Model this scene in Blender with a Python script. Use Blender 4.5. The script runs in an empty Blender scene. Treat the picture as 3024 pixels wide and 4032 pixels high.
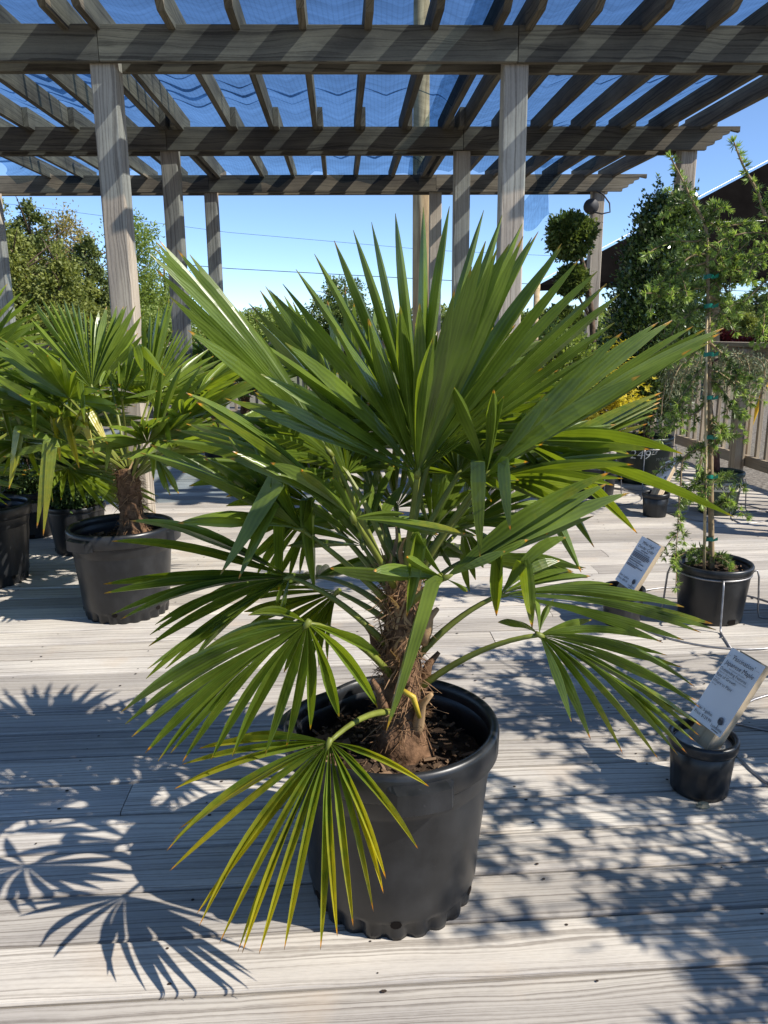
import bpy, math, random
import numpy as np
from mathutils import Vector, Matrix, noise as mnoise

random.seed(7)
RNG = np.random.default_rng(11)
SC = bpy.context.scene
COL = SC.collection
R = math.radians

# ---------------------------------------------------------------- camera
F, CX, CY = 3028.0, 1512.0, 2016.0          # photo pixels (3024 x 4032)
CAM_H, PITCH, ROLL = 1.2, R(13.1), R(-0.45)
cam_d = bpy.data.cameras.new("camera")
cam_d.sensor_fit = 'VERTICAL'
cam_d.sensor_height = 24.0
cam_d.lens = 24.0 * F / 4032.0
cam_d.clip_start = 0.02
cam_d.clip_end = 2000
cam = bpy.data.objects.new("camera", cam_d)
COL.objects.link(cam)
CAM_M = Matrix.Translation((0, 0, CAM_H)) @ Matrix.Rotation(math.pi / 2 - PITCH, 4, 'X') @ Matrix.Rotation(ROLL, 4, 'Z')
cam.matrix_world = CAM_M
SC.camera = cam

# ---------------------------------------------------------------- sky, sun, exposure
SUN_EL, SUN_PHI = R(43), R(20)               # from the right, a little from the camera's side
SUN = Vector((math.cos(SUN_PHI) * math.cos(SUN_EL), -math.sin(SUN_PHI) * math.cos(SUN_EL), math.sin(SUN_EL)))
w = bpy.data.worlds.new("World")
SC.world = w
w.use_nodes = True
nt = w.node_tree
nt.nodes.clear()
sky = nt.nodes.new('ShaderNodeTexSky')
sky.sky_type = 'NISHITA'
sky.sun_disc = False
sky.sun_elevation = SUN_EL
sky.sun_rotation = R(110)
sky.altitude = 1500
sky.air_density = 0.72
sky.dust_density = 0.0
sky.ozone_density = 4.0
bg = nt.nodes.new('ShaderNodeBackground')
bg.inputs[1].default_value = 0.145
wo = nt.nodes.new('ShaderNodeOutputWorld')
nt.links.new(sky.outputs[0], bg.inputs[0])
nt.links.new(bg.outputs[0], wo.inputs[0])
sd = bpy.data.lights.new("sun", 'SUN')
sd.energy = 5.0
sd.angle = R(0.53)
sd.color = (1.0, 0.945, 0.86)
so = bpy.data.objects.new("sun", sd)
COL.objects.link(so)
so.rotation_euler = SUN.to_track_quat('Z', 'Y').to_euler()
so.location = (6, -2, 8)
vs = SC.view_settings
vs.view_transform = 'Standard'
vs.look = 'None'
vs.exposure = 0.62
vs.gamma = 1.0
vs.use_curve_mapping = False
SC.cycles.use_denoising = True
SC.cycles.max_bounces = 7
SC.cycles.transparent_max_bounces = 16
SC.cycles.transmission_bounces = 4

# ---------------------------------------------------------------- helpers
def ray(px, py):
    d = CAM_M.to_3x3() @ Vector(((px - CX) / F, -(py - CY) / F, -1.0))
    return d
def atY(px, py, Y):                           # point on the pixel's ray at world distance Y
    d = ray(px, py)
    return Vector((0, 0, CAM_H)) + d * (Y / d.y)
def atZ(px, py, Z=0.0):                       # point on the pixel's ray at height Z
    d = ray(px, py)
    return Vector((0, 0, CAM_H)) + d * ((Z - CAM_H) / d.z)
def at_dist(px, py, P, L, near):              # point on the pixel's ray at distance L from P
    d = ray(px, py).normalized()
    o = Vector((0, 0, CAM_H)) - P
    b = o.dot(d)
    c = o.dot(o) - L * L
    disc = b * b - c
    t = -b if disc < 0 else (-b - math.sqrt(disc) if near else -b + math.sqrt(disc))
    return Vector((0, 0, CAM_H)) + d * t

def setp(o, **k):
    for a, b in k.items():
        if b is not None:
            o[a] = b
def link(o, parent=None):
    COL.objects.link(o)
    if parent is not None:
        o.parent = parent
    return o
def root(name, loc, label=None, category=None, group=None, kind=None, rotz=0):
    o = bpy.data.objects.new(name, None)
    o.empty_display_size = 0.1
    o.location = loc
    o.rotation_euler = (0, 0, rotz)
    COL.objects.link(o)
    setp(o, label=label, category=category, group=group, kind=kind)
    return o
def mesh(name, V, Fc, mat, smooth=False):
    me = bpy.data.meshes.new(name)
    V = np.asarray(V, dtype=np.float32).reshape(-1, 3)
    if isinstance(Fc, np.ndarray):
        n, k = Fc.shape
        me.vertices.add(len(V))
        me.vertices.foreach_set('co', V.ravel())
        me.loops.add(n * k)
        me.loops.foreach_set('vertex_index', Fc.astype(np.int32).ravel())
        me.polygons.add(n)
        me.polygons.foreach_set('loop_start', np.arange(0, n * k, k, dtype=np.int32))
        me.update(calc_edges=True)
    else:
        me.from_pydata([tuple(map(float, v)) for v in V], [], Fc)
    mats = mat if isinstance(mat, (list, tuple)) else [mat]
    for m in mats:
        me.materials.append(m)
    if smooth:
        me.polygons.foreach_set('use_smooth', [True] * len(me.polygons))
    me.validate()
    return me
def obj(name, V, Fc, mat, parent=None, smooth=False, world=True, **props):
    """mesh object; vertices in world space (world=True) or in the parent's space"""
    o = bpy.data.objects.new(name, mesh(name, V, Fc, mat, smooth))
    link(o, parent)
    if parent is not None and world:
        o.matrix_parent_inverse = Matrix.LocRotScale(parent.location, parent.rotation_euler, None).inverted()
    setp(o, **props)
    return o
class MB:
    """collects shapes for one mesh"""
    def __init__(s): s.v = []; s.f = []; s.m = []
    def add(s, v, f, mi=0):
        b = len(s.v)
        s.v += [tuple(p) for p in v]
        s.f += [tuple(i + b for i in q) for q in f]
        s.m += [mi] * len(f)
        return s
    def box(s, c, d, M=None, bev=0.0, mi=0):
        v, f = boxvf(d, bev)
        v = [Vector(p) for p in v]
        if M is not None: v = [M @ p for p in v]
        s.add([p + Vector(c) for p in v], f, mi)
        return s
    def tube(s, pts, r, n=6, cap=True, mi=0):
        s.add(*tubevf(pts, r, n, cap), mi)
        return s
    def build(s, name, mat, parent=None, smooth=False, world=True, **p):
        o = obj(name, s.v, s.f, mat, parent, smooth, world, **p)
        if any(s.m):
            o.data.polygons.foreach_set('material_index', s.m)
        return o
def boxvf(d, bev=0.0):
    x, y, z = d[0] / 2, d[1] / 2, d[2] / 2
    if bev <= 0:
        v = [(sx * x, sy * y, sz * z) for sz in (-1, 1) for sy in (-1, 1) for sx in (-1, 1)]
        return v, [(0, 2, 3, 1), (4, 5, 7, 6), (0, 1, 5, 4), (2, 6, 7, 3), (0, 4, 6, 2), (1, 3, 7, 5)]
    # chamfer the four edges along local X
    b = bev
    prof = [(-y + b, -z), (y - b, -z), (y, -z + b), (y, z - b), (y - b, z), (-y + b, z), (-y, z - b), (-y, -z + b)]
    v = [(-x, a, c) for a, c in prof] + [(x, a, c) for a, c in prof]
    f = [(i, (i + 1) % 8, (i + 1) % 8 + 8, i + 8) for i in range(8)]
    f += [tuple(reversed(range(8))), tuple(range(8, 16))]
    f = [tuple(reversed(q)) for q in f]
    return v, f
def tubevf(pts, r, n=6, cap=True):
    pts = [Vector(p) for p in pts]
    rs = r if isinstance(r, (list, tuple)) else [r] * len(pts)
    V = []; Fc = []
    t0 = (pts[1] - pts[0]).normalized()
    u = t0.orthogonal().normalized()
    for i, p in enumerate(pts):
        if i == 0: t = t0
        elif i == len(pts) - 1: t = (pts[i] - pts[i - 1]).normalized()
        else: t = (pts[i + 1] - pts[i - 1]).normalized()
        u = (u - t * u.dot(t))
        u = u.normalized() if u.length > 1e-6 else t.orthogonal().normalized()
        b = t.cross(u)
        for k in range(n):
            a = 2 * math.pi * k / n
            V.append(p + (u * math.cos(a) + b * math.sin(a)) * rs[i])
    for i in range(len(pts) - 1):
        for k in range(n):
            k2 = (k + 1) % n
            Fc.append((i * n + k, i * n + k2, (i + 1) * n + k2, (i + 1) * n + k))
    if cap:
        Fc.append(tuple(reversed(range(n))))
        Fc.append(tuple(range((len(pts) - 1) * n, len(pts) * n)))
    return V, Fc
def lathevf(c, prof, n=48, closed=False, mod=None):
    """profile [(r, z)] round the vertical through c; mod(a, r, z) -> r"""
    V = []; Fc = []
    for (r, z) in prof:
        for k in range(n):
            a = 2 * math.pi * k / n
            rr = mod(a, r, z) if mod else r
            V.append((c[0] + rr * math.cos(a), c[1] + rr * math.sin(a), c[2] + z))
    m = len(prof)
    for i in range(m - 1 if not closed else m):
        j = (i + 1) % m
        for k in range(n):
            k2 = (k + 1) % n
            Fc.append((i * n + k, i * n + k2, j * n + k2, j * n + k))
    return V, Fc
def bez(a, b, c, n=10):
    a, b, c = Vector(a), Vector(b), Vector(c)
    return [a * (1 - t) ** 2 + b * 2 * t * (1 - t) + c * t * t for t in [i / n for i in range(n + 1)]]

# ---------------------------------------------------------------- materials
class NT:
    def __init__(s, name):
        s.m = bpy.data.materials.new(name)
        s.m.use_nodes = True
        s.t = s.m.node_tree
        s.t.nodes.clear()
        s.out = s.t.nodes.new('ShaderNodeOutputMaterial')
    def n(s, typ, ins=None, **attr):
        nd = s.t.nodes.new(typ)
        for k, v in attr.items(): setattr(nd, k, v)
        for k, v in (ins or {}).items():
            if isinstance(v, tuple) and len(v) == 2 and hasattr(v[0], 'outputs'):
                s.t.links.new(v[0].outputs[v[1]], nd.inputs[k])
            elif hasattr(v, 'outputs'):
                s.t.links.new(v.outputs[0], nd.inputs[k])
            else:
                nd.inputs[k].default_value = v
        return nd
    def ramp(s, fac, stops, interp='LINEAR'):
        nd = s.n('ShaderNodeValToRGB', {0: fac})
        cr = nd.color_ramp
        cr.interpolation = interp
        while len(cr.elements) < len(stops): cr.elements.new(0.5)
        for e, (p, c) in zip(cr.elements, stops):
            e.position = p
            e.color = (*c, 1) if len(c) == 3 else c
        return nd
    def math(s, op, a, b=0.0, c=0.0, clamp=False):
        return s.n('ShaderNodeMath', {0: a, 1: b, 2: c}, operation=op, use_clamp=clamp)
    def mix(s, fac, a, b, blend='MIX'):
        nd = s.t.nodes.new('ShaderNodeMix')
        nd.data_type = 'RGBA'
        nd.blend_type = blend
        for k, v in ((0, fac), (6, a), (7, b)):
            if isinstance(v, tuple) and len(v) == 2 and hasattr(v[0], 'outputs'):
                s.t.links.new(v[0].outputs[v[1]], nd.inputs[k])
            elif hasattr(v, 'outputs'):
                o = v.outputs[2] if v.bl_idname == 'ShaderNodeMix' else v.outputs[0]
                s.t.links.new(o, nd.inputs[k])
            else:
                nd.inputs[k].default_value = v if k == 0 else (*v, 1)
        return nd
    def col(s, nd):
        return (nd, 2) if nd.bl_idname == 'ShaderNodeMix' else (nd, 0)
    def finish(s, shader):
        s.t.links.new(shader.outputs[0], s.out.inputs[0])
        return s.m

def plain(name, color, rough=0.6, spec=0.4, metal=0.0, var=0.12, scale=30.0, bump=0.0):
    k = NT(name)
    tc = k.n('ShaderNodeTexCoord')
    no = k.n('ShaderNodeTexNoise', {'Vector': (tc, 3), 'Scale': scale, 'Detail': 5.0})
    c = k.ramp(no, [(0.3, tuple(x * (1 - var) for x in color)), (0.7, tuple(min(1, x * (1 + var)) for x in color))])
    p = k.n('ShaderNodeBsdfPrincipled', {'Base Color': c, 'Roughness': rough, 'Metallic': metal, 'Specular IOR Level': spec})
    if bump:
        b = k.n('ShaderNodeBump', {'Height': no, 'Strength': bump, 'Distance': 0.01})
        k.t.links.new(b.outputs[0], p.inputs['Normal'])
    return k.finish(p)

def wood(name, light, dark, crack, freq=26.0, blotch=0.25, bump=0.35, wear=None, warp=0.10):
    """weathered softwood, grain along local X"""
    k = NT(name)
    tc = k.n('ShaderNodeTexCoord')
    oi = k.n('ShaderNodeObjectInfo')
    off = k.n('ShaderNodeCombineXYZ', {0: k.math('MULTIPLY', (oi, 5), 37.0), 1: k.math('MULTIPLY', (oi, 5), 11.0), 2: k.math('MULTIPLY', (oi, 5), 5.0)})
    v = k.n('ShaderNodeVectorMath', {0: (tc, 3), 1: off}, operation='ADD')
    sx = k.n('ShaderNodeSeparateXYZ', {0: v})
    ln = k.n('ShaderNodeTexNoise', {'Vector': k.n('ShaderNodeMapping', {'Vector': v, 'Scale': (1.1, 7.0, 7.0)}), 'Scale': 1.0, 'Detail': 2.0})
    sn = k.n('ShaderNodeTexNoise', {'Vector': k.n('ShaderNodeMapping', {'Vector': v, 'Scale': (7.0, 40.0, 40.0)}), 'Scale': 1.0, 'Detail': 2.0})
    yw = k.math('ADD', k.math('ADD', (sx, 1), k.math('MULTIPLY', (sx, 2), 0.8)), k.math('ADD', k.math('MULTIPLY', k.math('SUBTRACT', ln, 0.5), warp), k.math('MULTIPLY', k.math('SUBTRACT', sn, 0.5), 0.010)))
    # growth rings: wavy lines of uneven spacing
    rv1 = k.n('ShaderNodeCombineXYZ', {0: k.math('MULTIPLY', (sx, 0), 0.35), 1: k.math('MULTIPLY', yw, freq)})
    mn = k.n('ShaderNodeTexNoise', {'Vector': rv1, 'Scale': 1.0, 'Detail': 3.0, 'Roughness': 0.6})
    rv2 = k.n('ShaderNodeCombineXYZ', {0: k.math('MULTIPLY', (sx, 0), 1.3), 1: k.math('MULTIPLY', yw, freq * 3.1), 2: 4.0})
    fn = k.n('ShaderNodeTexNoise', {'Vector': rv2, 'Scale': 1.0, 'Detail': 4.0, 'Roughness': 0.65})
    sk = k.n('ShaderNodeTexNoise', {'Vector': k.n('ShaderNodeMapping', {'Vector': v, 'Scale': (60.0, 150.0, 150.0)}), 'Scale': 1.0, 'Detail': 3.0})
    rsteep = k.ramp(mn, [(0.38, (0, 0, 0)), (0.50, (0.75, 0.75, 0.75)), (0.62, (1, 1, 1))])
    g2 = k.math('ADD', k.math('ADD', k.math('MULTIPLY', rsteep, 0.42), k.math('MULTIPLY', fn, 0.42)), k.math('MULTIPLY', sk, 0.24))
    c0 = k.ramp(g2, [(0.30, dark), (0.52, tuple((a + b) / 2 * 1.05 for a, b in zip(light, dark))), (0.74, light)])
    crk = k.ramp(fn, [(0.31, (1, 1, 1)), (0.37, (0, 0, 0))])
    c1 = k.mix(k.math('MULTIPLY', crk, 0.65), c0, crack)
    bl = k.n('ShaderNodeTexNoise', {'Vector': k.n('ShaderNodeMapping', {'Vector': v, 'Scale': (1.6, 6.0, 6.0)}), 'Scale': 1.3, 'Detail': 4.0})
    rb = k.ramp(bl, [(0.35, (1 - blotch, 1 - blotch, 1 - blotch * 0.9)), (0.65, (1.0, 1.0, 1.0))])
    c2 = k.mix(1.0, c1, rb, 'MULTIPLY')
    rv = k.ramp((oi, 5), [(0.0, (0.70, 0.69, 0.68)), (0.45, (0.98, 0.96, 0.93)), (0.75, (1.05, 1.05, 1.04)), (1.0, (1.16, 1.14, 1.10))])
    c3 = k.mix(1.0, c2, rv, 'MULTIPLY')
    # knots
    kv = k.n('ShaderNodeMapping', {'Vector': v, 'Scale': (1.7, 6.0, 6.0)})
    vo = k.n('ShaderNodeTexVoronoi', {'Vector': kv, 'Scale': 0.9, 'Randomness': 1.0})
    kn = k.ramp((vo, 0), [(0.0, (1, 1, 1)), (0.055, (0.75, 0.75, 0.75)), (0.10, (0.0, 0.0, 0.0))])
    c4 = k.mix(k.math('MULTIPLY', kn, 0.6), c3, tuple(x * 0.55 for x in dark))
    if wear:
        wn = k.n('ShaderNodeTexNoise', {'Vector': (tc, 3), 'Scale': 3.2, 'Detail': 4.0})
        c4 = k.mix(k.math('MULTIPLY', k.ramp(wn, [(0.58, (0, 0, 0)), (0.75, (1, 1, 1))]), 0.5), c4, wear)
    p = k.n('ShaderNodeBsdfPrincipled', {'Base Color': k.col(c4), 'Roughness': 0.85, 'Specular IOR Level': 0.2})
    hb = k.math('SUBTRACT', g2, k.math('MULTIPLY', crk, 0.5))
    b = k.n('ShaderNodeBump', {'Height': hb, 'Strength': bump, 'Distance': 0.0018})
    k.t.links.new(b.outputs[0], p.inputs['Normal'])
    return k.finish(p)

M_DECK = wood("deck_wood", (0.555, 0.515, 0.455), (0.285, 0.255, 0.22), (0.085, 0.072, 0.062), 150, 0.24, 0.4, wear=(0.47, 0.37, 0.27), warp=0.07)
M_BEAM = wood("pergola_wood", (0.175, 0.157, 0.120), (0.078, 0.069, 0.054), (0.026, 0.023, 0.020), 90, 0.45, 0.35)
M_POST = wood("post_wood", (0.46, 0.405, 0.33), (0.23, 0.195, 0.155), (0.07, 0.06, 0.05), 90, 0.3, 0.5)
M_FENCE = wood("fence_wood", (0.40, 0.33, 0.24), (0.22, 0.18, 0.13), (0.08, 0.07, 0.06), 60, 0.3, 0.3)
M_STAKE = wood("stake_wood", (0.52, 0.42, 0.29), (0.33, 0.25, 0.16), (0.12, 0.09, 0.06), 20, 0.25, 0.2)
M_POLE = wood("pole_wood", (0.50, 0.38, 0.22), (0.28, 0.20, 0.11), (0.08, 0.06, 0.04), 14, 0.3, 0.3)

def leaf_mat(name, deep, mid, glow, yellow=(0.42, 0.33, 0.02), rough=0.30, trans=0.26):
    """palm blade: attribute lf = (along, yellowing, across)"""
    k = NT(name)
    at = k.n('ShaderNodeAttribute', attribute_name='lf')
    s = k.n('ShaderNodeSeparateXYZ', {0: (at, 1)})
    tc = k.n('ShaderNodeTexCoord')
    no = k.n('ShaderNodeTexNoise', {'Vector': (tc, 3), 'Scale': 9.0, 'Detail': 3.0})
    no2 = k.n('ShaderNodeTexNoise', {'Vector': (tc, 3), 'Scale': 60.0, 'Detail': 2.0})
    c = k.ramp(no, [(0.3, deep), (0.7, mid)])
    vein = k.math('MULTIPLY_ADD', k.math('SINE', k.math('MULTIPLY', (s, 2), 40.0)), 0.5, 0.5)
    c = k.mix(k.math('MULTIPLY', vein, 0.22), c, tuple(x * 1.5 for x in mid))
    # midrib paler
    mr = k.math('SUBTRACT', 1.0, k.math('MULTIPLY', k.math('ABSOLUTE', k.math('SUBTRACT', (s, 2), 0.5)), 9.0), clamp=True)
    c = k.mix(k.math('MULTIPLY', mr, 0.4), c, (0.17, 0.23, 0.05))
    # yellowing grows towards the tip
    ym = k.math('ADD', k.math('MULTIPLY', (s, 1), k.math('MULTIPLY_ADD', (s, 0), 0.95, 0.15)), k.math('MULTIPLY', k.math('SUBTRACT', no2, 0.5), 0.35))
    yf = k.ramp(ym, [(0.22, (0, 0, 0)), (0.85, (1, 1, 1))])
    c = k.mix(yf, c, yellow)
    tip = k.math('ADD', (s, 0), k.math('MULTIPLY', k.math('SUBTRACT', no2, 0.5), 0.05))
    tb = k.math('MULTIPLY_ADD', (s, 1), 4.0, 0.12, clamp=True)
    c = k.mix(k.math('MULTIPLY', k.ramp(tip, [(0.955, (0, 0, 0)), (0.972, (1, 1, 1))]), tb), c, (0.46, 0.22, 0.02))
    c = k.mix(k.math('MULTIPLY', k.ramp(tip, [(0.982, (0, 0, 0)), (0.994, (1, 1, 1))]), tb), c, (0.12, 0.07, 0.035))
    p = k.n('ShaderNodeBsdfPrincipled', {'Base Color': k.col(c), 'Roughness': rough, 'Specular IOR Level': 0.5})
    bmp = k.n('ShaderNodeBump', {'Height': vein, 'Strength': 0.25, 'Distance': 0.001})
    k.t.links.new(bmp.outputs[0], p.inputs['Normal'])
    tcx = k.mix(1.0, c, glow, 'MULTIPLY')
    tr = k.n('ShaderNodeBsdfTranslucent', {'Color': k.col(tcx)})
    mx = k.n('ShaderNodeMixShader', {0: trans, 1: p, 2: tr})
    return k.finish(mx)
M_PALM = leaf_mat("palm_blade", (0.042, 0.070, 0.009), (0.130, 0.182, 0.025), (3.6, 3.3, 1.0))
M_PALM2 = leaf_mat("palm_blade_pale", (0.07, 0.112, 0.014), (0.165, 0.22, 0.03), (3.2, 3.0, 1.0))

def foliage(name, a, b, rough=0.5, trans=0.25, spec=0.4, glow=1.8):
    k = NT(name)
    g = k.n('ShaderNodeNewGeometry')
    rnd = (g, 8)
    c = k.ramp(rnd, [(0.0, a), (1.0, b)])
    p = k.n('ShaderNodeBsdfPrincipled', {'Base Color': c, 'Roughness': rough, 'Specular IOR Level': spec})
    tcx = k.mix(1.0, c, (glow, glow, glow * 0.6), 'MULTIPLY')
    tr = k.n('ShaderNodeBsdfTranslucent', {'Color': k.col(tcx)})
    return k.finish(k.n('ShaderNodeMixShader', {0: trans, 1: p, 2: tr}))

def black_plastic(name, color=(0.0085, 0.0092, 0.0105), dust=(0.11, 0.11, 0.11), amt=0.20):
    k = NT(name)
    tc = k.n('ShaderNodeTexCoord')
    oi = k.n('ShaderNodeObjectInfo')
    v = k.n('ShaderNodeVectorMath', {0: (tc, 3), 1: k.n('ShaderNodeCombineXYZ', {0: k.math('MULTIPLY', (oi, 5), 9.0)})}, operation='ADD')
    n1 = k.n('ShaderNodeTexNoise', {'Vector': v, 'Scale': 7.0, 'Detail': 7.0, 'Roughness': 0.65})
    n2 = k.n('ShaderNodeTexNoise', {'Vector': k.n('ShaderNodeMapping', {'Vector': v, 'Scale': (14, 14, 5)}), 'Scale': 1.5, 'Detail': 4.0})
    n3 = k.n('ShaderNodeTexNoise', {'Vector': v, 'Scale': 120.0, 'Detail': 3.0})
    d = k.math('ADD', k.math('MULTIPLY', n1, 0.7), k.math('MULTIPLY', n2, 0.3))
    f = k.math('MULTIPLY', k.ramp(d, [(0.45, (0, 0, 0)), (0.72, (1, 1, 1))]), amt)
    c = k.mix(f, color, dust)
    sp = k.ramp(n3, [(0.70, (0, 0, 0)), (0.76, (1, 1, 1))])
    c = k.mix(k.math('MULTIPLY', sp, 0.18), c, dust)
    ro = k.math('MULTIPLY_ADD', f, 0.6, 0.33)
    p = k.n('ShaderNodeBsdfPrincipled', {'Base Color': k.col(c), 'Roughness': ro, 'Specular IOR Level': 0.45})
    b = k.n('ShaderNodeBump', {'Height': n1, 'Strength': 0.08, 'Distance': 0.01})
    k.t.links.new(b.outputs[0], p.inputs['Normal'])
    return k.finish(p)
M_POT = black_plastic("pot_plastic")
M_POTG = black_plastic("pot_plastic_green", (0.030, 0.048, 0.030), (0.12, 0.13, 0.10), 0.3)
M_POTD = black_plastic("pot_plastic_dark_green", (0.012, 0.022, 0.014), (0.08, 0.09, 0.07), 0.25)
M_HOLE = plain("shadowed_hole", (0.008, 0.006, 0.005), 0.9, 0.1)
M_SOIL = plain("potting_soil", (0.045, 0.030, 0.021), 0.95, 0.1, var=0.5, scale=60, bump=0.8)
M_CHIP = foliage("bark_chips", (0.03, 0.019, 0.012), (0.20, 0.13, 0.08), 0.9, 0.0, 0.1)
M_TRUNK = plain("palm_trunk", (0.135, 0.078, 0.045), 0.95, 0.1, var=0.55, scale=45, bump=0.9)
M_FIBRE = foliage("palm_fibre", (0.10, 0.055, 0.028), (0.33, 0.20, 0.11), 0.9, 0.1, 0.15)
M_STRAW = foliage("dry_sheath", (0.28, 0.17, 0.085), (0.48, 0.33, 0.18), 0.8, 0.2, 0.2)
M_PETIOLE = plain("petiole_green", (0.15, 0.17, 0.028), 0.5, 0.35, var=0.25, scale=20)
M_PETY = plain("petiole_yellow", (0.42, 0.30, 0.03), 0.5, 0.4, var=0.2, scale=20)
M_BARK = plain("bark", (0.12, 0.085, 0.06), 0.95, 0.1, var=0.4, scale=30, bump=0.7)
M_REDBARK = plain("bark_reddish", (0.10, 0.045, 0.032), 0.8, 0.3, var=0.4, scale=30, bump=0.5)
M_TWIG = plain("cedar_twig", (0.26, 0.19, 0.11), 0.9, 0.1, var=0.3, scale=40)
M_BAMBOO = plain("bamboo_stake", (0.47, 0.36, 0.20), 0.6, 0.3, var=0.25, scale=25)
M_TIE = plain("green_tie_tape", (0.0, 0.17, 0.11), 0.4, 0.5)
M_WIRE = plain("galvanised_wire", (0.30, 0.29, 0.29), 0.45, 0.5, 0.85, 0.25, 30)
M_NAIL = plain("rusted_nail", (0.035, 0.024, 0.018), 0.8, 0.2)
M_PAPER = plain("paper_card", (0.76, 0.77, 0.79), 0.6, 0.3, var=0.03, scale=8)
M_INK = plain("printed_ink", (0.015, 0.015, 0.017), 0.7, 0.2)
M_GREYINK = plain("printed_grey_ink", (0.16, 0.16, 0.17), 0.7, 0.2)
M_CHALK = plain("white_marker", (0.70, 0.70, 0.68), 0.8, 0.2)
M_CREAM = plain("cream_band", (0.62, 0.56, 0.40), 0.5, 0.4, var=0.06)
M_STONE = plain("pale_stone", (0.34, 0.28, 0.18), 0.9, 0.2, var=0.3, scale=40, bump=0.5)
M_CANOPY = plain("canopy_cloth", (0.006, 0.0052, 0.0048), 1.0, 0.0, var=0.25, scale=3)
M_CABLE = plain("cable", (0.05, 0.05, 0.055), 0.6, 0.3)
M_STEEL = plain("steel_grey", (0.40, 0.40, 0.40), 0.4, 0.5, 0.6)
M_YELLOW = plain("yellow_strap", (0.78, 0.45, 0.02), 0.6, 0.3)

# ================================================================ the setting
# ---- ground
k = NT("gravel_ground")
tc = k.n('ShaderNodeTexCoord')
n1 = k.n('ShaderNodeTexNoise', {'Vector': (tc, 3), 'Scale': 0.12, 'Detail': 5.0})
n2 = k.n('ShaderNodeTexNoise', {'Vector': (tc, 3), 'Scale': 28.0, 'Detail': 5.0})
gr = k.ramp(n2, [(0.3, (0.10, 0.085, 0.07)), (0.7, (0.24, 0.215, 0.18))])
ga = k.ramp(n2, [(0.3, (0.07, 0.10, 0.03)), (0.7, (0.15, 0.19, 0.06))])
sp = k.n('ShaderNodeSeparateXYZ', {0: (tc, 3)})
far = k.math('MULTIPLY_ADD', (sp, 1), 0.06, -0.75, clamp=True)
gf = k.math('ADD', far, k.math('MULTIPLY', k.math('SUBTRACT', n1, 0.55), 2.0), clamp=True)
c = k.mix(gf, gr, ga)
p = k.n('ShaderNodeBsdfPrincipled', {'Base Color': k.col(c), 'Roughness': 0.95, 'Specular IOR Level': 0.1})
b = k.n('ShaderNodeBump', {'Height': n2, 'Strength': 0.6, 'Distance': 0.03})
k.t.links.new(b.outputs[0], p.inputs['Normal'])
M_GROUND = k.finish(p)
GZ = -0.22
S = 600
obj('ground', [(-S, -S, GZ), (S, -S, GZ), (S, S, GZ), (-S, S, GZ)], [(0, 1, 2, 3)], M_GROUND, kind='structure')

# ---- deck of boards
YAW = R(3.5)
deck = root('deck', (0, 0, 0), kind='structure', rotz=YAW)
BW, GAP, BT = 0.1375, 0.007, 0.036
PITCHB = BW + GAP
def deck_local(p):
    return Matrix.Rotation(-YAW, 3, 'Z') @ Vector(p)
prof = [(-BW / 2, -0.036), (BW / 2, -0.036), (BW / 2, -0.007), (BW / 2 - 0.0022, -0.0022), (BW / 2 - 0.008, 0.0), (0.03, 0.0006), (-0.03, 0.0006),
        (-BW / 2 + 0.008, 0.0), (-BW / 2 + 0.0022, -0.0022), (-BW / 2, -0.007)]
def board(x0, x1, yc, dz, tilt):
    L = x1 - x0
    n = len(prof)
    V = [(-L / 2, a, b) for a, b in prof] + [(L / 2, a, b) for a, b in prof]
    Fc = [(i, i + n, (i + 1) % n + n, (i + 1) % n) for i in range(n)] + [tuple(range(n)), tuple(reversed(range(n, 2 * n)))]
    o = obj('board', V, Fc, M_DECK, deck, world=False)
    o.location = ((x0 + x1) / 2, yc, dz)
    o.rotation_euler = (tilt, 0, 0)
    return o
XL, XR = -6.4, 3.30
rows = {}
y0 = 0.42
NR = int((10.25 - y0) / PITCHB)
forced = {}
for px, py in ((478, 3190), (2388, 2183), (1932, 2494)):
    q = deck_local(atZ(px, py))
    forced[int((q.y - y0) / PITCHB + 0.5)] = q.x
rb = random.Random(5)
for i in range(NR + 1):
    yc = y0 + i * PITCHB
    cuts = [XL, XR - 0.02 * rb.random()]
    if i in forced:
        cuts.append(forced[i])
    else:
        x = XL + rb.choice((1.22, 2.03, 2.84, 3.66, 4.47))
        while x < XR - 0.8:
            if not (-1.3 < x < 1.6 and yc < 2.6):
                cuts.append(x)
            x += rb.choice((2.44, 3.05, 3.66, 4.88))
    cuts.sort()
    for a, b2 in zip(cuts[:-1], cuts[1:]):
        if a < -4.2 and yc < 1.6 and b2 < -3: continue
        board(a + 0.0015, b2 - 0.0015, yc, rb.uniform(-0.0012, 0.0012), rb.uniform(-0.004, 0.004))
# joists under the boards
for i in range(10):
    x = -6.0 + i * 0.98
    o = obj('joist', *boxvf((0.04, 10.0, 0.15)), M_BEAM, deck, world=False)
    o.location = (x, 5.35, -0.036 - 0.0755)
o = obj('rim_joist', *boxvf((0.04, 10.0, 0.15)), M_BEAM, deck, world=False)
o.location = (XR - 0.06, 5.35, -0.1115)
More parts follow.
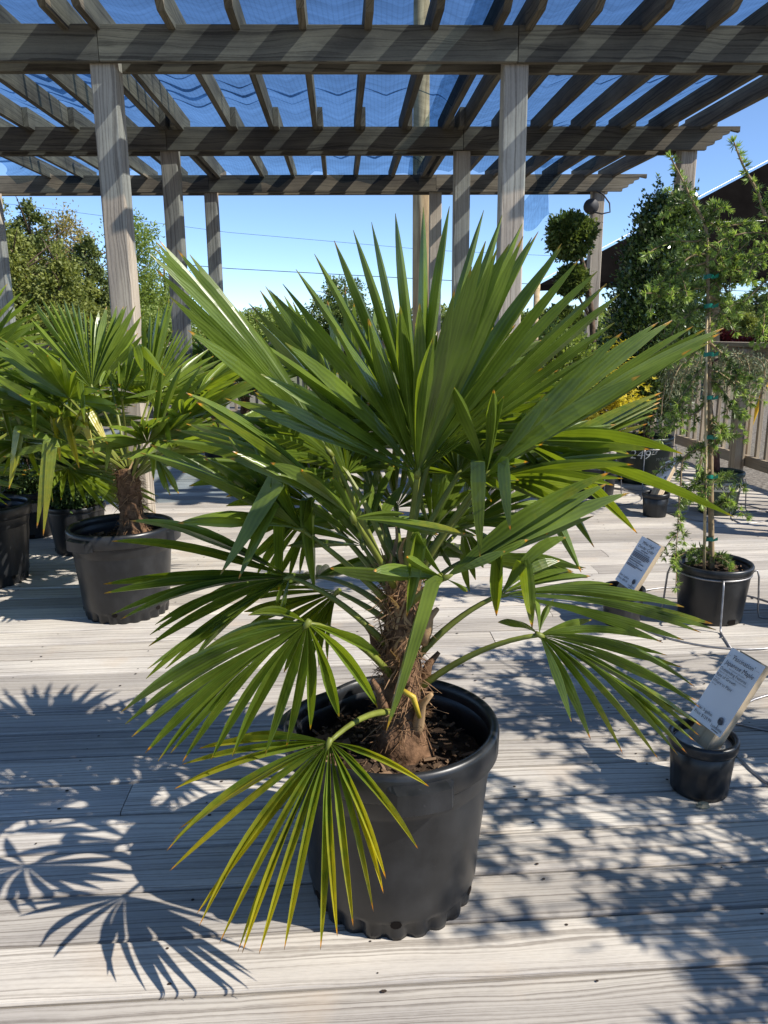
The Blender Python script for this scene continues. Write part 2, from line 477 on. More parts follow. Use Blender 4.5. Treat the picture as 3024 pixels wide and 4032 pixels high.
# nails: two in every board over each joist
mb = MB()
for i in range(int(5.2 / PITCHB)):
    yc = y0 + i * PITCHB
    x = -3.6
    while x < 2.9:
        for sy in (-0.042, 0.042):
            if rb.random() < 0.55:
                cx, cy, r = x + rb.uniform(-0.02, 0.02), yc + sy + rb.uniform(-0.012, 0.012), rb.uniform(0.0018, 0.0042)
                a0 = rb.random() * 6
                st = rb.uniform(1.0, 1.8)
                mb.add([(cx + r * st * math.cos(a0 * 0 + q * 1.047), cy + r * math.sin(q * 1.047), 0.0024) for q in range(6)], [tuple(range(6))])
        x += 0.406
mb.build('nail_heads', M_NAIL, deck, world=False, kind='stuff')

# ================================================================ pergola
perg = root('pergola', (0, 0, 0), 'weathered grey timber pergola of posts, double beams and rafters over the deck', 'pergola')
PW = 0.14
SL = 0.028
ROW = [(4.83, 2.665), (7.18, 2.715), (9.58, 2.785)]     # y at x=0, beam underside height
BH, BTH = 0.186, 0.04
POSTS = [[-3.95, -1.545, 0.765, 2.75], [-4.25, -1.81, 0.70, 2.67], [-4.47, -1.975, 0.63, 2.54]]
def along(p0, p1):
    """matrix: local X from p0 to p1, local Z up, at the middle"""
    p0, p1 = Vector(p0), Vector(p1)
    x = (p1 - p0).normalized()
    z = Vector((0, 0, 1)) if abs(x.z) < 0.9 else Vector((0, -1, 0))
    y = z.cross(x).normalized()
    z = x.cross(y)
    M = Matrix((x, y, z)).transposed().to_4x4()
    M.translation = (p0 + p1) / 2
    return M
def timber(name, p0, p1, wdt, hgt, mat, parent, bev=0.005):
    L = (Vector(p1) - Vector(p0)).length
    o = obj(name, *boxvf((L, wdt, hgt), bev), mat, parent, world=False)
    o.matrix_local = along(p0, p1)
    return o
for (yr, zb), xs in zip(ROW, POSTS):
    for x in xs:
        y = yr + SL * x
        o = timber('post', (x, y, 0.0), (x, y, zb + BH - 0.02), PW, PW, M_POST, perg, 0.008)
    # double beams, butt joined on the posts
    xe = 3.08
    cuts = [-6.5] + xs[:3] + [xe]
    for off in (-1, 1):
        d = off * (PW / 2 + BTH / 2 + 0.001)
        for a, b2 in zip(cuts[:-1], cuts[1:]):
            a2, b3 = a + 0.002, b2 - 0.002
            if b2 == xe:
                # stepped end cut
                L = b3 - a2
                e = L / 2
                st = 0.062
                zz = BH / 2
                if off > 0:
                    e -= 0.12
                P = [(-L / 2, -zz), (e - 0.28, -zz)]
                for q in range(4):
                    P += [(e - 0.28 + q * st + 0.004, -zz + q * 0.042 + 0.004), (e - 0.28 + q * st + 0.012, -zz + q * 0.042 + 0.032)] if q else [(e - 0.28 + 0.004, -zz + 0.03)]
                P += [(e, zz - 0.045), (e, zz), (-L / 2, zz)]
                n = len(P)
                V = [(u, -BTH / 2, v) for u, v in P] + [(u, BTH / 2, v) for u, v in P]
                Fc = [tuple(range(n)), tuple(reversed(range(n, 2 * n)))] + [(i, i + n, (i + 1) % n + n, (i + 1) % n) for i in range(n)]
                o = obj('beam', V, Fc, M_BEAM, perg, world=False)
                o.matrix_local = along((a2, yr + SL * a2 + d, zb + BH / 2), (b3, yr + SL * b3 + d, zb + BH / 2))
            else:
                timber('beam', (a2, yr + SL * a2 + d, zb + BH / 2), (b3, yr + SL * b3 + d, zb + BH / 2), BTH, BH, M_BEAM, perg, 0.004)
# rafters: front set rests on the first two beams, rear set is lapped beside them
RX = [-3.55, -3.19, -2.83, -2.46, -2.10, -1.72, -1.55, -1.14, -0.79, -0.426, -0.07, 0.296, 0.644, 0.82, 1.12, 1.47, 1.83, 2.17, 2.53, 2.86]
RH, RT = 0.145, 0.042
def rafter(x0, yA, x1, yB, zA, zB, tailA, tailB):
    p0, p1 = Vector((x0, yA, zA)), Vector((x1, yB, zB))
    L = (p1 - p0).length
    z0, z1 = -RH / 2, RH / 2
    A = [(-L / 2, z1), (-L / 2, z1 - 0.05), (-L / 2 + 0.035, z1 - 0.055), (-L / 2 + 0.05, z1 - 0.085), (-L / 2 + 0.02, z1 - 0.095), (-L / 2 + 0.10, z0)] if tailA else [(-L / 2, z1), (-L / 2, z0)]
    B = [(L / 2 - 0.10, z0), (L / 2 - 0.02, z1 - 0.095), (L / 2 - 0.05, z1 - 0.085), (L / 2 - 0.035, z1 - 0.055), (L / 2, z1 - 0.05), (L / 2, z1)] if tailB else [(L / 2, z0), (L / 2, z1)]
    P = A + B
    n = len(P)
    V = [(u, -RT / 2, v) for u, v in P] + [(u, RT / 2, v) for u, v in P]
    Fc = [tuple(range(n)), tuple(reversed(range(n, 2 * n)))] + [(i, i + n, (i + 1) % n + n, (i + 1) % n) for i in range(n)]
    o = obj('rafter', V, Fc, M_BEAM, perg, world=False)
    o.matrix_local = along(p0, p1)
def zraf(y):                                   # underside of rafters, let 2.5 cm into the beams
    if y < ROW[1][0]:
        t = (y - ROW[0][0]) / (ROW[1][0] - ROW[0][0]); return ROW[0][1] + t * (ROW[1][1] - ROW[0][1]) + BH - 0.025
    t = (y - ROW[1][0]) / (ROW[2][0] - ROW[1][0]); return ROW[1][1] + t * (ROW[2][1] - ROW[1][1]) + BH - 0.025
rr = random.Random(3)
DR = -0.045                                    # rafters drift left going back
for x in RX:
    xa = lambda y: x + DR * (y - 4.75) * (1.0 if x > 0 else 1.25)
    y0r, y1r = 4.33 + rr.uniform(-0.03, 0.03) + SL * x, 7.18 + 0.22 + SL * x
    rafter(xa(y0r), y0r, xa(y1r), y1r, zraf(y0r) + RH / 2, zraf(y1r) + RH / 2, True, False)
    y2r, y3r = 7.18 - 0.25 + SL * x, 9.58 + 0.42 + SL * x
    s = RT + 0.003 if x not in (-1.55, 0.82) else -RT - 0.003
    rafter(xa(y2r) + s, y2r, xa(y3r) + s, y3r, zraf(y2r) + RH / 2, zraf(y3r) + RH / 2, False, True)

# ================================================================ shade net laid on the rafters
k = NT("shade_net")
tc = k.n('ShaderNodeTexCoord')
sx = k.n('ShaderNodeSeparateXYZ', {0: (tc, 3)})
wv = k.math('MULTIPLY_ADD', k.math('SINE', k.math('MULTIPLY', (sx, 0), 2 * math.pi / 0.03)), 0.5, 0.5)
wv2 = k.math('MULTIPLY_ADD', k.math('SINE', k.math('MULTIPLY', (sx, 1), 2 * math.pi / 0.07)), 0.5, 0.5)
no = k.n('ShaderNodeTexNoise', {'Vector': (tc, 3), 'Scale': 1.7, 'Detail': 3.0})
nf = k.n('ShaderNodeTexNoise', {'Vector': k.n('ShaderNodeMapping', {'Vector': (tc, 3), 'Scale': (1.3, 9.0, 9.0), 'Rotation': (0, 0, 0.12)}), 'Scale': 1.0, 'Detail': 3.0, 'Distortion': 0.6})
den = k.math('ADD', k.math('MULTIPLY', k.math('POWER', wv, 5.0), 0.07), k.math('ADD', k.math('MULTIPLY_ADD', no, 0.22, -0.02), k.math('MULTIPLY', nf, 0.50)))
den = k.math('ADD', den, k.math('MULTIPLY', k.math('POWER', wv2, 8.0), 0.05), clamp=True)
di = k.n('ShaderNodeBsdfDiffuse', {'Color': (0.012, 0.018, 0.04, 1)})
tr = k.n('ShaderNodeBsdfTransparent', {'Color': (0.72, 0.88, 1.0, 1)})
M_NET = k.finish(k.n('ShaderNodeMixShader', {0: den, 1: tr, 2: di}))
def net_sheet(x0, x1, y0, y1, nx, ny, seed, hang_back=0.0, hang_right=0.0, name='shade_net', label=''):
    V = np.zeros((ny + 1, nx + 1, 3))
    rxs = np.array(RX)
    for j in range(ny + 1):
        for i in range(nx + 1):
            u, v = i / nx, j / ny
            x = x0 + (x1 - x0) * u
            yy = y0 + (y1 - y0) * v
            # edge scallops at the back
            sc = 0.16 * math.sin(x * 2.6 + seed) * math.sin(x * 1.1) + 0.1 * mnoise.noise(Vector((x * 1.3, seed, 0)))
            yy += sc * v ** 3
            xb = x + DR * (yy - 4.75)
            xr = rxs + DR * (yy - 4.75)
            near = np.min(np.abs(xr - xb))
            sag = 0.085 * min(1.0, (near / 0.18)) ** 1.3 * (0.6 + 0.8 * mnoise.noise(Vector((x * 0.9, yy * 0.7, seed))) ** 2)
            z = zraf(min(yy, 9.7)) + RH + 0.006 - max(0, sag)
            # wrinkles that run across, folding over where they bunch
            wr = mnoise.noise(Vector((x * 0.8, yy * 3.2, seed + 4)))
            wr2 = mnoise.noise(Vector((x * 1.7, yy * 9.0, seed + 9)))
            ph = yy * 26 + 3.5 * mnoise.noise(Vector((x * 0.7, yy * 0.9, seed + 2)))
            bunch = max(0.0, mnoise.noise(Vector((x * 0.45, yy * 1.1, seed + 7)))) * 2
            lift = min(1.0, near / 0.12)
            yy += (0.075 * bunch) * math.sin(ph) + 0.02 * wr
            z += lift * (0.03 * bunch * math.cos(ph) * 0.5 + 0.018 * wr + 0.008 * wr2)
            if hang_back and v > 0.93:
                z -= hang_back * ((v - 0.93) / 0.07) ** 1.5 * (0.5 + 0.8 * abs(math.sin(x * 3.1 + seed)))
            if hang_right and u > 0.97:
                z -= hang_right * ((u - 0.97) / 0.03) ** 1.5
            V[j, i] = (xb, yy, z)
    idx = np.arange((nx + 1) * (ny + 1)).reshape(ny + 1, nx + 1)
    Q = np.stack([idx[:-1, :-1], idx[:-1, 1:], idx[1:, 1:], idx[1:, :-1]], axis=-1).reshape(-1, 4)
    return obj(name, V.reshape(-1, 3), Q, M_NET, smooth=True, label=label, category='shade net')
net_sheet(-3.9, 0.62, 4.36, 9.28, 190, 260, 1.7, 0.16, 0.12, 'shade_net', 'dark mesh shade net sagging over the pergola rafters left of the wooden utility pole')
net_sheet(0.50, 2.62, 4.40, 9.22, 110, 240, 6.1, 0.10, 0.0, 'shade_net', 'dark mesh shade net over the pergola rafters at the stepped beam ends')
# a loose tail of net hanging under the rear beam
Vn = []; nx, ny = 14, 18
for j in range(ny + 1):
    for i in range(nx + 1):
        u, v = i / nx, j / ny
        x = 1.72 + 0.34 * u + 0.09 * math.sin(v * 4 + u * 2) - 0.10 * v + 0.05 * mnoise.noise(Vector((u * 3, v * 3, 2)))
        y = 9.35 + 0.05 * math.sin(u * 9 + v * 3) + 0.1 * v
        z = zraf(9.4) + RH + 0.01 - 0.75 * v * (0.75 + 0.25 * math.sin(u * 3.1)) + 0.03 * mnoise.noise(Vector((u * 4, v * 5, 7)))
        Vn.append((x, y, z))
Qn = [(j * (nx + 1) + i, j * (nx + 1) + i + 1, (j + 1) * (nx + 1) + i + 1, (j + 1) * (nx + 1) + i) for j in range(ny) for i in range(nx)]
obj('net_scrap', Vn, Qn, M_NET, smooth=True, label='torn scrap of mesh net hanging below the rear beam', category='shade net')

# ================================================================ fences along the deck edge
def fence(name, label, A, B, nposts, step, pw, zb, zt, skip=None):
    A, B = Vector(A), Vector(B)
    L = (B - A).length
    u = (B - A).normalized()
    t = root(name, A, label, 'fence', None)
    M = Matrix.Rotation(math.atan2(u.y, u.x), 3, 'Z')
    nrm = Vector((-u.y, u.x, 0))
    def piece(nm, c, d, bev=0.003, axis='Z'):
        # long axis local X
        o = obj(nm, *boxvf(d, bev), M_FENCE, t, world=False)
        if axis == 'Z':
            o.matrix_local = Matrix.Translation(Vector(c) - A) @ (M.to_4x4() @ Matrix.Rotation(-math.pi / 2, 4, 'Y'))
        else:
            o.matrix_local = Matrix.Translation(Vector(c) - A) @ M.to_4x4()
        return o
    m = (A + B) / 2
    piece('bottom_rail', (m.x, m.y, zb + 0.045), (L, 0.04, 0.09), 0.004, 'X')
    piece('top_rail', (m.x, m.y, zt - 0.03), (L, 0.04, 0.09), 0.004, 'X')
    piece('cap_rail', (m.x, m.y, zt + 0.035), (L, 0.14, 0.036), 0.005, 'X')
    for i in range(nposts):
        c = A + u * (L * i / (nposts - 1)) + nrm * 0.075
        piece('fence_post', (c.x, c.y, (GZ + zt) / 2), (zt - GZ, 0.09, 0.09), 0.004)
    n = int(L / step)
    for i in range(n):
        c = A + u * ((i + 0.5) * step) - nrm * 0.0
        h0, h1 = zb + 0.02, zt - 0.01
        c = c - nrm * (0.021 + pw / 2)
        piece('picket', (c.x, c.y, (h0 + h1) / 2), (h1 - h0, pw, pw), 0.003)
    return t
u = Vector((-math.sin(YAW), math.cos(YAW), 0))
F0 = Vector((3.14, 4.2, 0))
F1 = F0 + u * 6.4
fence('picket_fence', 'weathered picket fence running along the deck edge behind the cedar', F0, F1, 4, 0.140, 0.031, 0.10, 1.05)
fence('picket_fence', 'low picket fence across the far end of the deck behind the palms', F1 + Vector((0.1, 0.05, 0)), F1 + Vector((-9.6, -0.55, 0)), 6, 0.14, 0.034, 0.12, 1.05)

# ================================================================ palms
def fan_segments(H, tips, w0=0.0125, fold=1.1, bulge=0.03, yel=0.1, yels=None, ns=10):
    """tips: list of (tip, mid or None); returns one (V, F, lf) per blade segment, fused near the hub"""
    H = Vector(H)
    D = []
    for T, mid in tips:
        D.append(((mid if mid is not None else T) - H).normalized())
    n = len(D)
    out = []
    for i, (T, mid) in enumerate(tips):
        d = D[i]
        dl = D[i - 1] if i > 0 else None
        dr = D[i + 1] if i < n - 1 else None
        if dl is None and dr is None: continue
        al = d.angle(dl) / 2 if dl is not None else d.angle(dr) / 2
        ar = d.angle(dr) / 2 if dr is not None else al
        ha = max(0.025, min(0.10, (al + ar) / 2))
        side = ((dr if dr is not None else d) - (dl if dl is not None else d))
        side = side - d * side.dot(d)
        if side.length < 1e-5: side = d.orthogonal()
        side.normalize()
        L = (T - H).length if mid is None else (mid - H).length + (T - mid).length
        w = 0.92 * w0 * random.uniform(0.85, 1.12)
        jit = Vector((random.uniform(-1, 1), random.uniform(-1, 1), random.uniform(-1, 1))) * 0.006
        bl = bulge * random.uniform(0.5, 1.4) * L
        ss = [0.0] + [((q + 1) / ns) for q in range(ns)]
        if mid is not None: ss = sorted(set(ss + [0.46, 0.49, 0.51, 0.54]))
        cs = []
        for s in ss:
            if mid is None:
                c = H + (T - H) * s + (Vector((0, 0, bl)) + jit) * 4 * s * (1 - s)
            else:
                a = 0.5
                if s <= a: c = H + (mid - H) * (s / a)
                else: c = mid + (T - mid) * ((s - a) / (1 - a))
                c = c + Vector((0, 0, bl)) * max(0, 1 - abs(s - a) / 0.3) * 0.8
            cs.append(c)
        V = []; lf = []
        sv = side
        yv = yel if yels is None else yels[i % len(yels)]
        yv = max(0.0, yv + random.uniform(-0.12, 0.12))
        tw = random.uniform(-0.35, 0.35)
        for q, (s, c) in enumerate(zip(ss, cs)):
            t = (cs[min(q + 1, len(cs) - 1)] - cs[max(q - 1, 0)]).normalized()
            sv = sv - t * sv.dot(t)
            sv.normalize()
            nn = t.cross(sv)
            r = s * L
            hw = min(w, r * math.tan(ha))
            if s > 0.5:
                hw *= max(0.0, 1 - ((s - 0.5) / 0.5) ** 2.4) * 0.95 + 0.05
            free = max(0.0, min(1.0, (s - 0.3) / 0.4)) * tw
            s2 = sv * math.cos(free) + nn * math.sin(free)
            n2 = nn * math.cos(free) - sv * math.sin(free)
            fd = hw * fold * (1.25 - 0.5 * s)
            V += [c - s2 * hw + n2 * fd, c - n2 * fd, c + s2 * hw + n2 * fd]
            lf += [(s, yv, 0.0), (s, yv, 0.5), (s, yv, 1.0)]
        Fc = []
        for q in range(len(ss) - 1):
            b = q * 3
            Fc += [(b, b + 1, b + 4, b + 3), (b + 1, b + 2, b + 5, b + 4)]
        out.append((V, Fc, lf))
    return out
def set_lf(o, lf):
    a = o.data.attributes.new('lf', 'FLOAT_VECTOR', 'POINT')
    a.data.foreach_set('vector', np.asarray(lf, dtype=np.float32).ravel())
def densify(tips, n):
    """resample a fan of tips (no kinks) to n tips"""
    if n <= len(tips): return tips
    pts = [t[0] for t in tips]
    out = []
    for i in range(n):
        x = i / (n - 1) * (len(pts) - 1)
        j = min(int(x), len(pts) - 2)
        f = x - j
        p0, p1, p2, p3 = pts[max(j - 1, 0)], pts[j], pts[j + 1], pts[min(j + 2, len(pts) - 1)]
        c = 0.5 * ((2 * p1) + (p2 - p0) * f + (2 * p0 - 5 * p1 + 4 * p2 - p3) * f * f + (3 * p1 - p0 - 3 * p2 + p3) * f ** 3)
        out.append((c, None))
    return out
def petiole(base, hub, r0=0.008, r1=0.0045, arch=0.12, n=9):
    base, hub = Vector(base), Vector(hub)
    m = (base + hub) / 2 + Vector((0, 0, arch * (hub - base).length))
    pts = bez(base, m, hub, n)
    return tubevf(pts, [r0 + (r1 - r0) * i / n for i in range(n + 1)], 6)
def add_leaf(tree, base, H, tips, leaflets=True, mat=None, pm=None, arch=0.12, **kw):
    """leaf = stalk with hub; blade segments as sub-parts, or all in one mesh"""
    mat = mat or M_PALM
    segs = fan_segments(H, tips, **kw)
    mb = MB()
    mb.add(*petiole(base, H, arch=arch))
    H = Vector(H)
    ax = sum(((t[0] - H).normalized() for t in tips), Vector()).normalized()
    mb.tube([H - ax * 0.008, H + ax * 0.004, H + ax * 0.018], [0.0055, 0.0065, 0.002], 6)
    if leaflets:
        lo = mb.build('leaf', pm or M_PETIOLE, tree, smooth=True)
        for V, Fc, lf in segs:
            o = obj('leaflet', V, Fc, mat, lo, smooth=False, world=False)
            set_lf(o, lf)
    else:
        nv = len(mb.v)
        lf = [(0.2, 0.1, 0.5)] * nv
        nf = len(mb.f)
        for V, Fc, l in segs:
            mb.add(V, Fc)
            lf += l
        lo = mb.build('leaf', [mat, pm or M_PETIOLE], tree)
        lo.data.polygons.foreach_set('material_index', [1] * nf + [0] * (len(mb.f) - nf))
        set_lf(lo, lf)
    return lo
def px_tips(hubY, lst, dys):
    """tips given as photo pixels; dys = depth offsets spread evenly over the list"""
    out = []
    n = len(lst)
    for i, t in enumerate(lst):
        x = i / max(1, n - 1) * (len(dys) - 1)
        j = min(int(x), len(dys) - 2)
        dy = dys[j] + (dys[j + 1] - dys[j]) * (x - j)
        T = atY(t[0], t[1], hubY + dy)
        mid = None
        if len(t) >= 4:
            mid = atY(t[2], t[3], hubY + dy * 0.6)
        out.append((T, mid))
    return out
def frame_tips(H, a, nrm, Rr, spread, n, droop=0.12, rnd=0.05, kink=0.0):
    """fan round axis a in the plane across nrm"""
    a = Vector(a).normalized()
    nrm = Vector(nrm)
    nrm = (nrm - a * nrm.dot(a)).normalized()
    b = nrm.cross(a)
    tips = []
    for i in range(n):
        ph = -spread + 2 * spread * i / (n - 1) + random.uniform(-0.02, 0.02)
        L = Rr * (1 - 0.28 * (abs(ph) / spread) ** 2) * random.uniform(1 - rnd, 1 + rnd)
        cone = 0.18 * (1 - (ph / spread) ** 2)
        d = (a * math.cos(ph) + b * math.sin(ph) + nrm * (0.16 - cone)).normalized()
        T = Vector(H) + d * L
        T.z -= droop * L * random.uniform(0.5, 1.4)
        mid = None
        if random.random() < kink:
            mid = Vector(H) + d * L * 0.55
            T = mid + Vector((d.x * 0.25, d.y * 0.25, -1)).normalized() * L * 0.45
        tips.append((T, mid))
    return tips
def palm_trunk(tree, c, z0, z1, r0, r1, lean=(0, 0), seed=0, fibres=260, n=22, sheaths=34, s0=0.62):
    """shaggy trunk: overlapping fibrous sheaths"""
    rn = random.Random(seed)
    V = []; Fc = []
    nz = 26
    for j in range(nz + 1):
        t = j / nz
        z = z0 + (z1 - z0) * t
        r = r0 + (r1 - r0) * t + 0.022 * math.exp(-((t - 0.0) / 0.16) ** 2)
        cx, cy = c[0] + lean[0] * t, c[1] + lean[1] * t
        for k in range(n):
            a = 2 * math.pi * k / n
            # spiral of sheath edges
            ph = (a / (2 * math.pi) * 2 + t * 6.5) % 1.0
            rr = r * (1 + 0.16 * (1 - ph) ** 2 + 0.14 * mnoise.noise(Vector((math.cos(a) * 2.5, math.sin(a) * 2.5, z * 16 + seed))))
            V.append((cx + rr * math.cos(a), cy + rr * math.sin(a), z))
    for j in range(nz):
        for k in range(n):
            k2 = (k + 1) % n
            Fc.append((j * n + k, j * n + k2, (j + 1) * n + k2, (j + 1) * n + k))
    Fc.append(tuple(range(nz * n, (nz + 1) * n)))
    obj('trunk', V, Fc, M_TRUNK, tree, smooth=True)
    # loose fibres
    mb = MB()
    for i in range(fibres):
        t = rn.random()
        a = rn.random() * 2 * math.pi
        z = z0 + (z1 - z0) * t
        r = (r0 + (r1 - r0) * t) * 1.04
        cx, cy = c[0] + lean[0] * t, c[1] + lean[1] * t
        rad = Vector((math.cos(a), math.sin(a), 0))
        tan = Vector((-math.sin(a), math.cos(a), 0))
        p = Vector((cx, cy, z)) + rad * r
        L = rn.uniform(0.02, 0.055)
        d = (tan * rn.uniform(-1, 1) + Vector((0, 0, 1)) * rn.uniform(-1.0, 0.6) + rad * rn.uniform(0.0, 0.7)).normalized()
        q1 = p + d * L * 0.5 + rad * 0.004
        q2 = p + d * L + rad * rn.uniform(-0.002, 0.012) + Vector((0, 0, -rn.uniform(0, 0.015)))
        wv = d.cross(rad)
        wv = wv.normalized() * rn.uniform(0.0007, 0.0016) if wv.length > 1e-4 else tan * 0.001
        mb.add([p - wv, p + wv, q1 + wv, q1 - wv, q2 + wv * 0.3, q2 - wv * 0.3], [(0, 1, 2, 3), (3, 2, 4, 5)])
    mb.build('trunk_fibres', M_FIBRE, tree, kind='stuff')
    # curled dry sheath strips near the crown
    mb = MB()
    for i in range(sheaths):
        t = s0 + (1.02 - s0) * rn.random() ** 0.75
        a = rn.random() * 2 * math.pi
        z = z0 + (z1 - z0) * t
        r = (r0 + (r1 - r0) * t) * 1.02
        rad = Vector((math.cos(a), math.sin(a), 0))
        tan = Vector((-math.sin(a), math.cos(a), 0))
        p = Vector((c[0] + lean[0] * t, c[1] + lean[1] * t, z)) + rad * r
        L = rn.uniform(0.03, 0.085)
        out = rn.uniform(0.05, 0.6)
        wd = rn.uniform(0.0025, 0.006)
        pts = []
        for q in range(6):
            s = q / 5
            pts.append(p + Vector((0, 0, 1)) * L * s * (1 - 0.35 * s * out) + rad * L * out * s * s + tan * 0.01 * math.sin(s * 3 + i))
        vv = []; ff = []
        for q, pp in enumerate(pts):
            wq = wd * (1 - 0.85 * (q / 5) ** 2)
            vv += [pp - tan * wq, pp + tan * wq + rad * 0.002]
        for q in range(5): ff.append((2 * q, 2 * q + 1, 2 * q + 3, 2 * q + 2))
        mb.add(vv, ff)
    mb.build('dry_sheaths', M_STRAW, tree, kind='stuff')

# ---------------------------------------------------------------- nursery pots
def soil_disc(pot, c, r, z, seed, mat=None, chips=90):
    n = 36
    V = [(c[0], c[1], z + 0.012)]; Fc = []
    rings = 7
    for j in range(1, rings + 1):
        for k in range(n):
            a = 2 * math.pi * k / n
            rr = r * j / rings
            h = 0.012 * (1 - j / rings) + 0.014 * mnoise.noise(Vector((rr * math.cos(a) * 22, rr * math.sin(a) * 22, seed)))
            V.append((c[0] + rr * math.cos(a), c[1] + rr * math.sin(a), z + h))
    for k in range(n): Fc.append((0, 1 + k, 1 + (k + 1) % n))
    for j in range(rings - 1):
        for k in range(n):
            a, b2 = 1 + j * n + k, 1 + j * n + (k + 1) % n
            Fc.append((a, a + n, b2 + n, b2))
    so_ = obj('soil', V, Fc, M_SOIL, pot, smooth=True)
    if chips:
        rn = random.Random(seed)
        mb = MB()
        for i in range(chips):
            rr = r * 0.93 * math.sqrt(rn.random()); a = rn.random() * 6.283
            p = Vector((c[0] + rr * math.cos(a), c[1] + rr * math.sin(a), z + 0.010 + 0.008 * rn.random()))
            s = rn.uniform(0.0025, 0.008) if rn.random() < 0.9 else 0.013
            M = Matrix.Rotation(rn.random() * 6, 3, 'Z') @ Matrix.Rotation(rn.uniform(-1.0, 1.0), 3, 'X') @ Matrix.Rotation(rn.uniform(-0.6, 0.6), 3, 'Y')
            mb.box(p, (s * rn.uniform(1.2, 2.6), s, s * 0.4), M)
        mb.build('bark_chips', M_CHIP, pot, kind='stuff')
def big_pot(c, label, rot=0.0, rt=0.222, rb_=0.178, h=0.40, group=None, dent=0.0):
    """large black tub: rolled rim with grip lugs, ribbed foot with drain holes"""
    pot = root('nursery_pot', c, label, 'plant pot', group)
    n = 144
    nr = 22
    def wall(a, r, z):
        if z < 0.045 and r > 0.1:
            f = abs(math.sin((a + rot) * nr))
            r = r - 0.011 * (0.5 + 0.5 * math.cos((a + rot) * nr)) ** 2 * min(1.0, (0.05 - z) / 0.02)
        if dent and z > h * 0.6:
            r += dent * math.exp(-((((a - 2.35 + math.pi) % (2 * math.pi)) - math.pi) / 0.35) ** 2) * (z / h - 0.6) * 2.0
        r += 0.0025 * math.sin(2 * a + rot * 3 + 1) * z / h
        return r
    prof = [(0.002, 0.012), (rb_ - 0.02, 0.012), (rb_ - 0.012, 0.0), (rb_ - 0.002, 0.0), (rb_, 0.012), (rb_ + 0.001, 0.034), (rb_ + 0.0045, 0.046), (rb_ + 0.007, 0.056),
            (rb_ + 0.012, 0.13), (rb_ + 0.02, 0.21), (rb_ + 0.027, 0.29), (rb_ + 0.0275, 0.296), (rb_ + 0.029, 0.298), (rb_ + 0.034, h - 0.055), (rb_ + 0.036, h - 0.01),
            (rb_ + 0.030, h - 0.01), (rb_ + 0.026, h - 0.06), (rb_ + 0.014, 0.2), (rb_ + 0.004, 0.06), (0.002, 0.05)]
    V, Fc = lathevf(c, prof, n, mod=wall)
    obj('pot_wall', V, Fc, M_POT, pot, smooth=True)
    rr = rb_ + 0.036
    prof = [(rr - 0.004, h - 0.058), (rr + 0.007, h - 0.060), (rr + 0.011, h - 0.055), (rr + 0.012, h - 0.012), (rr + 0.009, h - 0.002), (rr + 0.002, h + 0.001), (rr - 0.007, h - 0.003), (rr - 0.009, h - 0.02), (rr - 0.006, h - 0.05)]
    V, Fc = lathevf(c, prof, n, closed=True, mod=wall)
    obj('rim', V, Fc, M_POT, pot, smooth=True)
    # grip lugs
    for q in range(3):
        a0 = rot + 0.52 + q * 2 * math.pi / 3
        mb = MB()
        nl = 14
        vv = []
        for i in range(nl + 1):
            a = a0 - 0.30 + 0.60 * i / nl
            e = 0.024 * min(1.0, min(i, nl - i) / 2.0)
            dv = wall(a, rr, h * 0.95) - rr
            for (r_, z_) in ((rr + 0.006 + dv, h - 0.016), (rr + 0.011 + e + dv, h - 0.024), (rr + 0.012 + e + dv, h - 0.066), (rr + 0.008 + e + dv, h - 0.069), (rr + 0.006 + e * 0.6 + dv, h - 0.055), (rr + 0.004 + dv, h - 0.05)):
                vv.append((c[0] + r_ * math.cos(a), c[1] + r_ * math.sin(a), c[2] + z_))
        ff = []
        for i in range(nl):
            for j in range(6):
                j2 = (j + 1) % 6
                ff.append((i * 6 + j, i * 6 + j2, (i + 1) * 6 + j2, (i + 1) * 6 + j))
        ff += [tuple(range(6)), tuple(range(nl * 6, nl * 6 + 6))]
        mb.add(vv, ff)
        mb.build('grip', M_POT, pot, smooth=False)
    # drain holes
    for q in range(6):
        a = -math.pi / 2 + 0.03 + q * math.pi / 3
        r_ = wall(a, rb_ + 0.0048, 0.05) + 0.0012
        ce = Vector((c[0] + r_ * math.cos(a), c[1] + r_ * math.sin(a), c[2] + 0.046))
        ta = Vector((-math.sin(a), math.cos(a), 0))
        rd = Vector((math.cos(a), math.sin(a), 0))
        vv = [ce + ta * 0.012 * math.cos(i * 0.6283) + Vector((0, 0, 0.0095 * math.sin(i * 0.6283))) + rd * (0.001 + 0.0022 * 0.0095 * math.sin(i * 0.6283) * 60 * 0.05) for i in range(10)]
        obj('drain_hole', vv, [tuple(range(10))], M_HOLE, pot)
    return pot
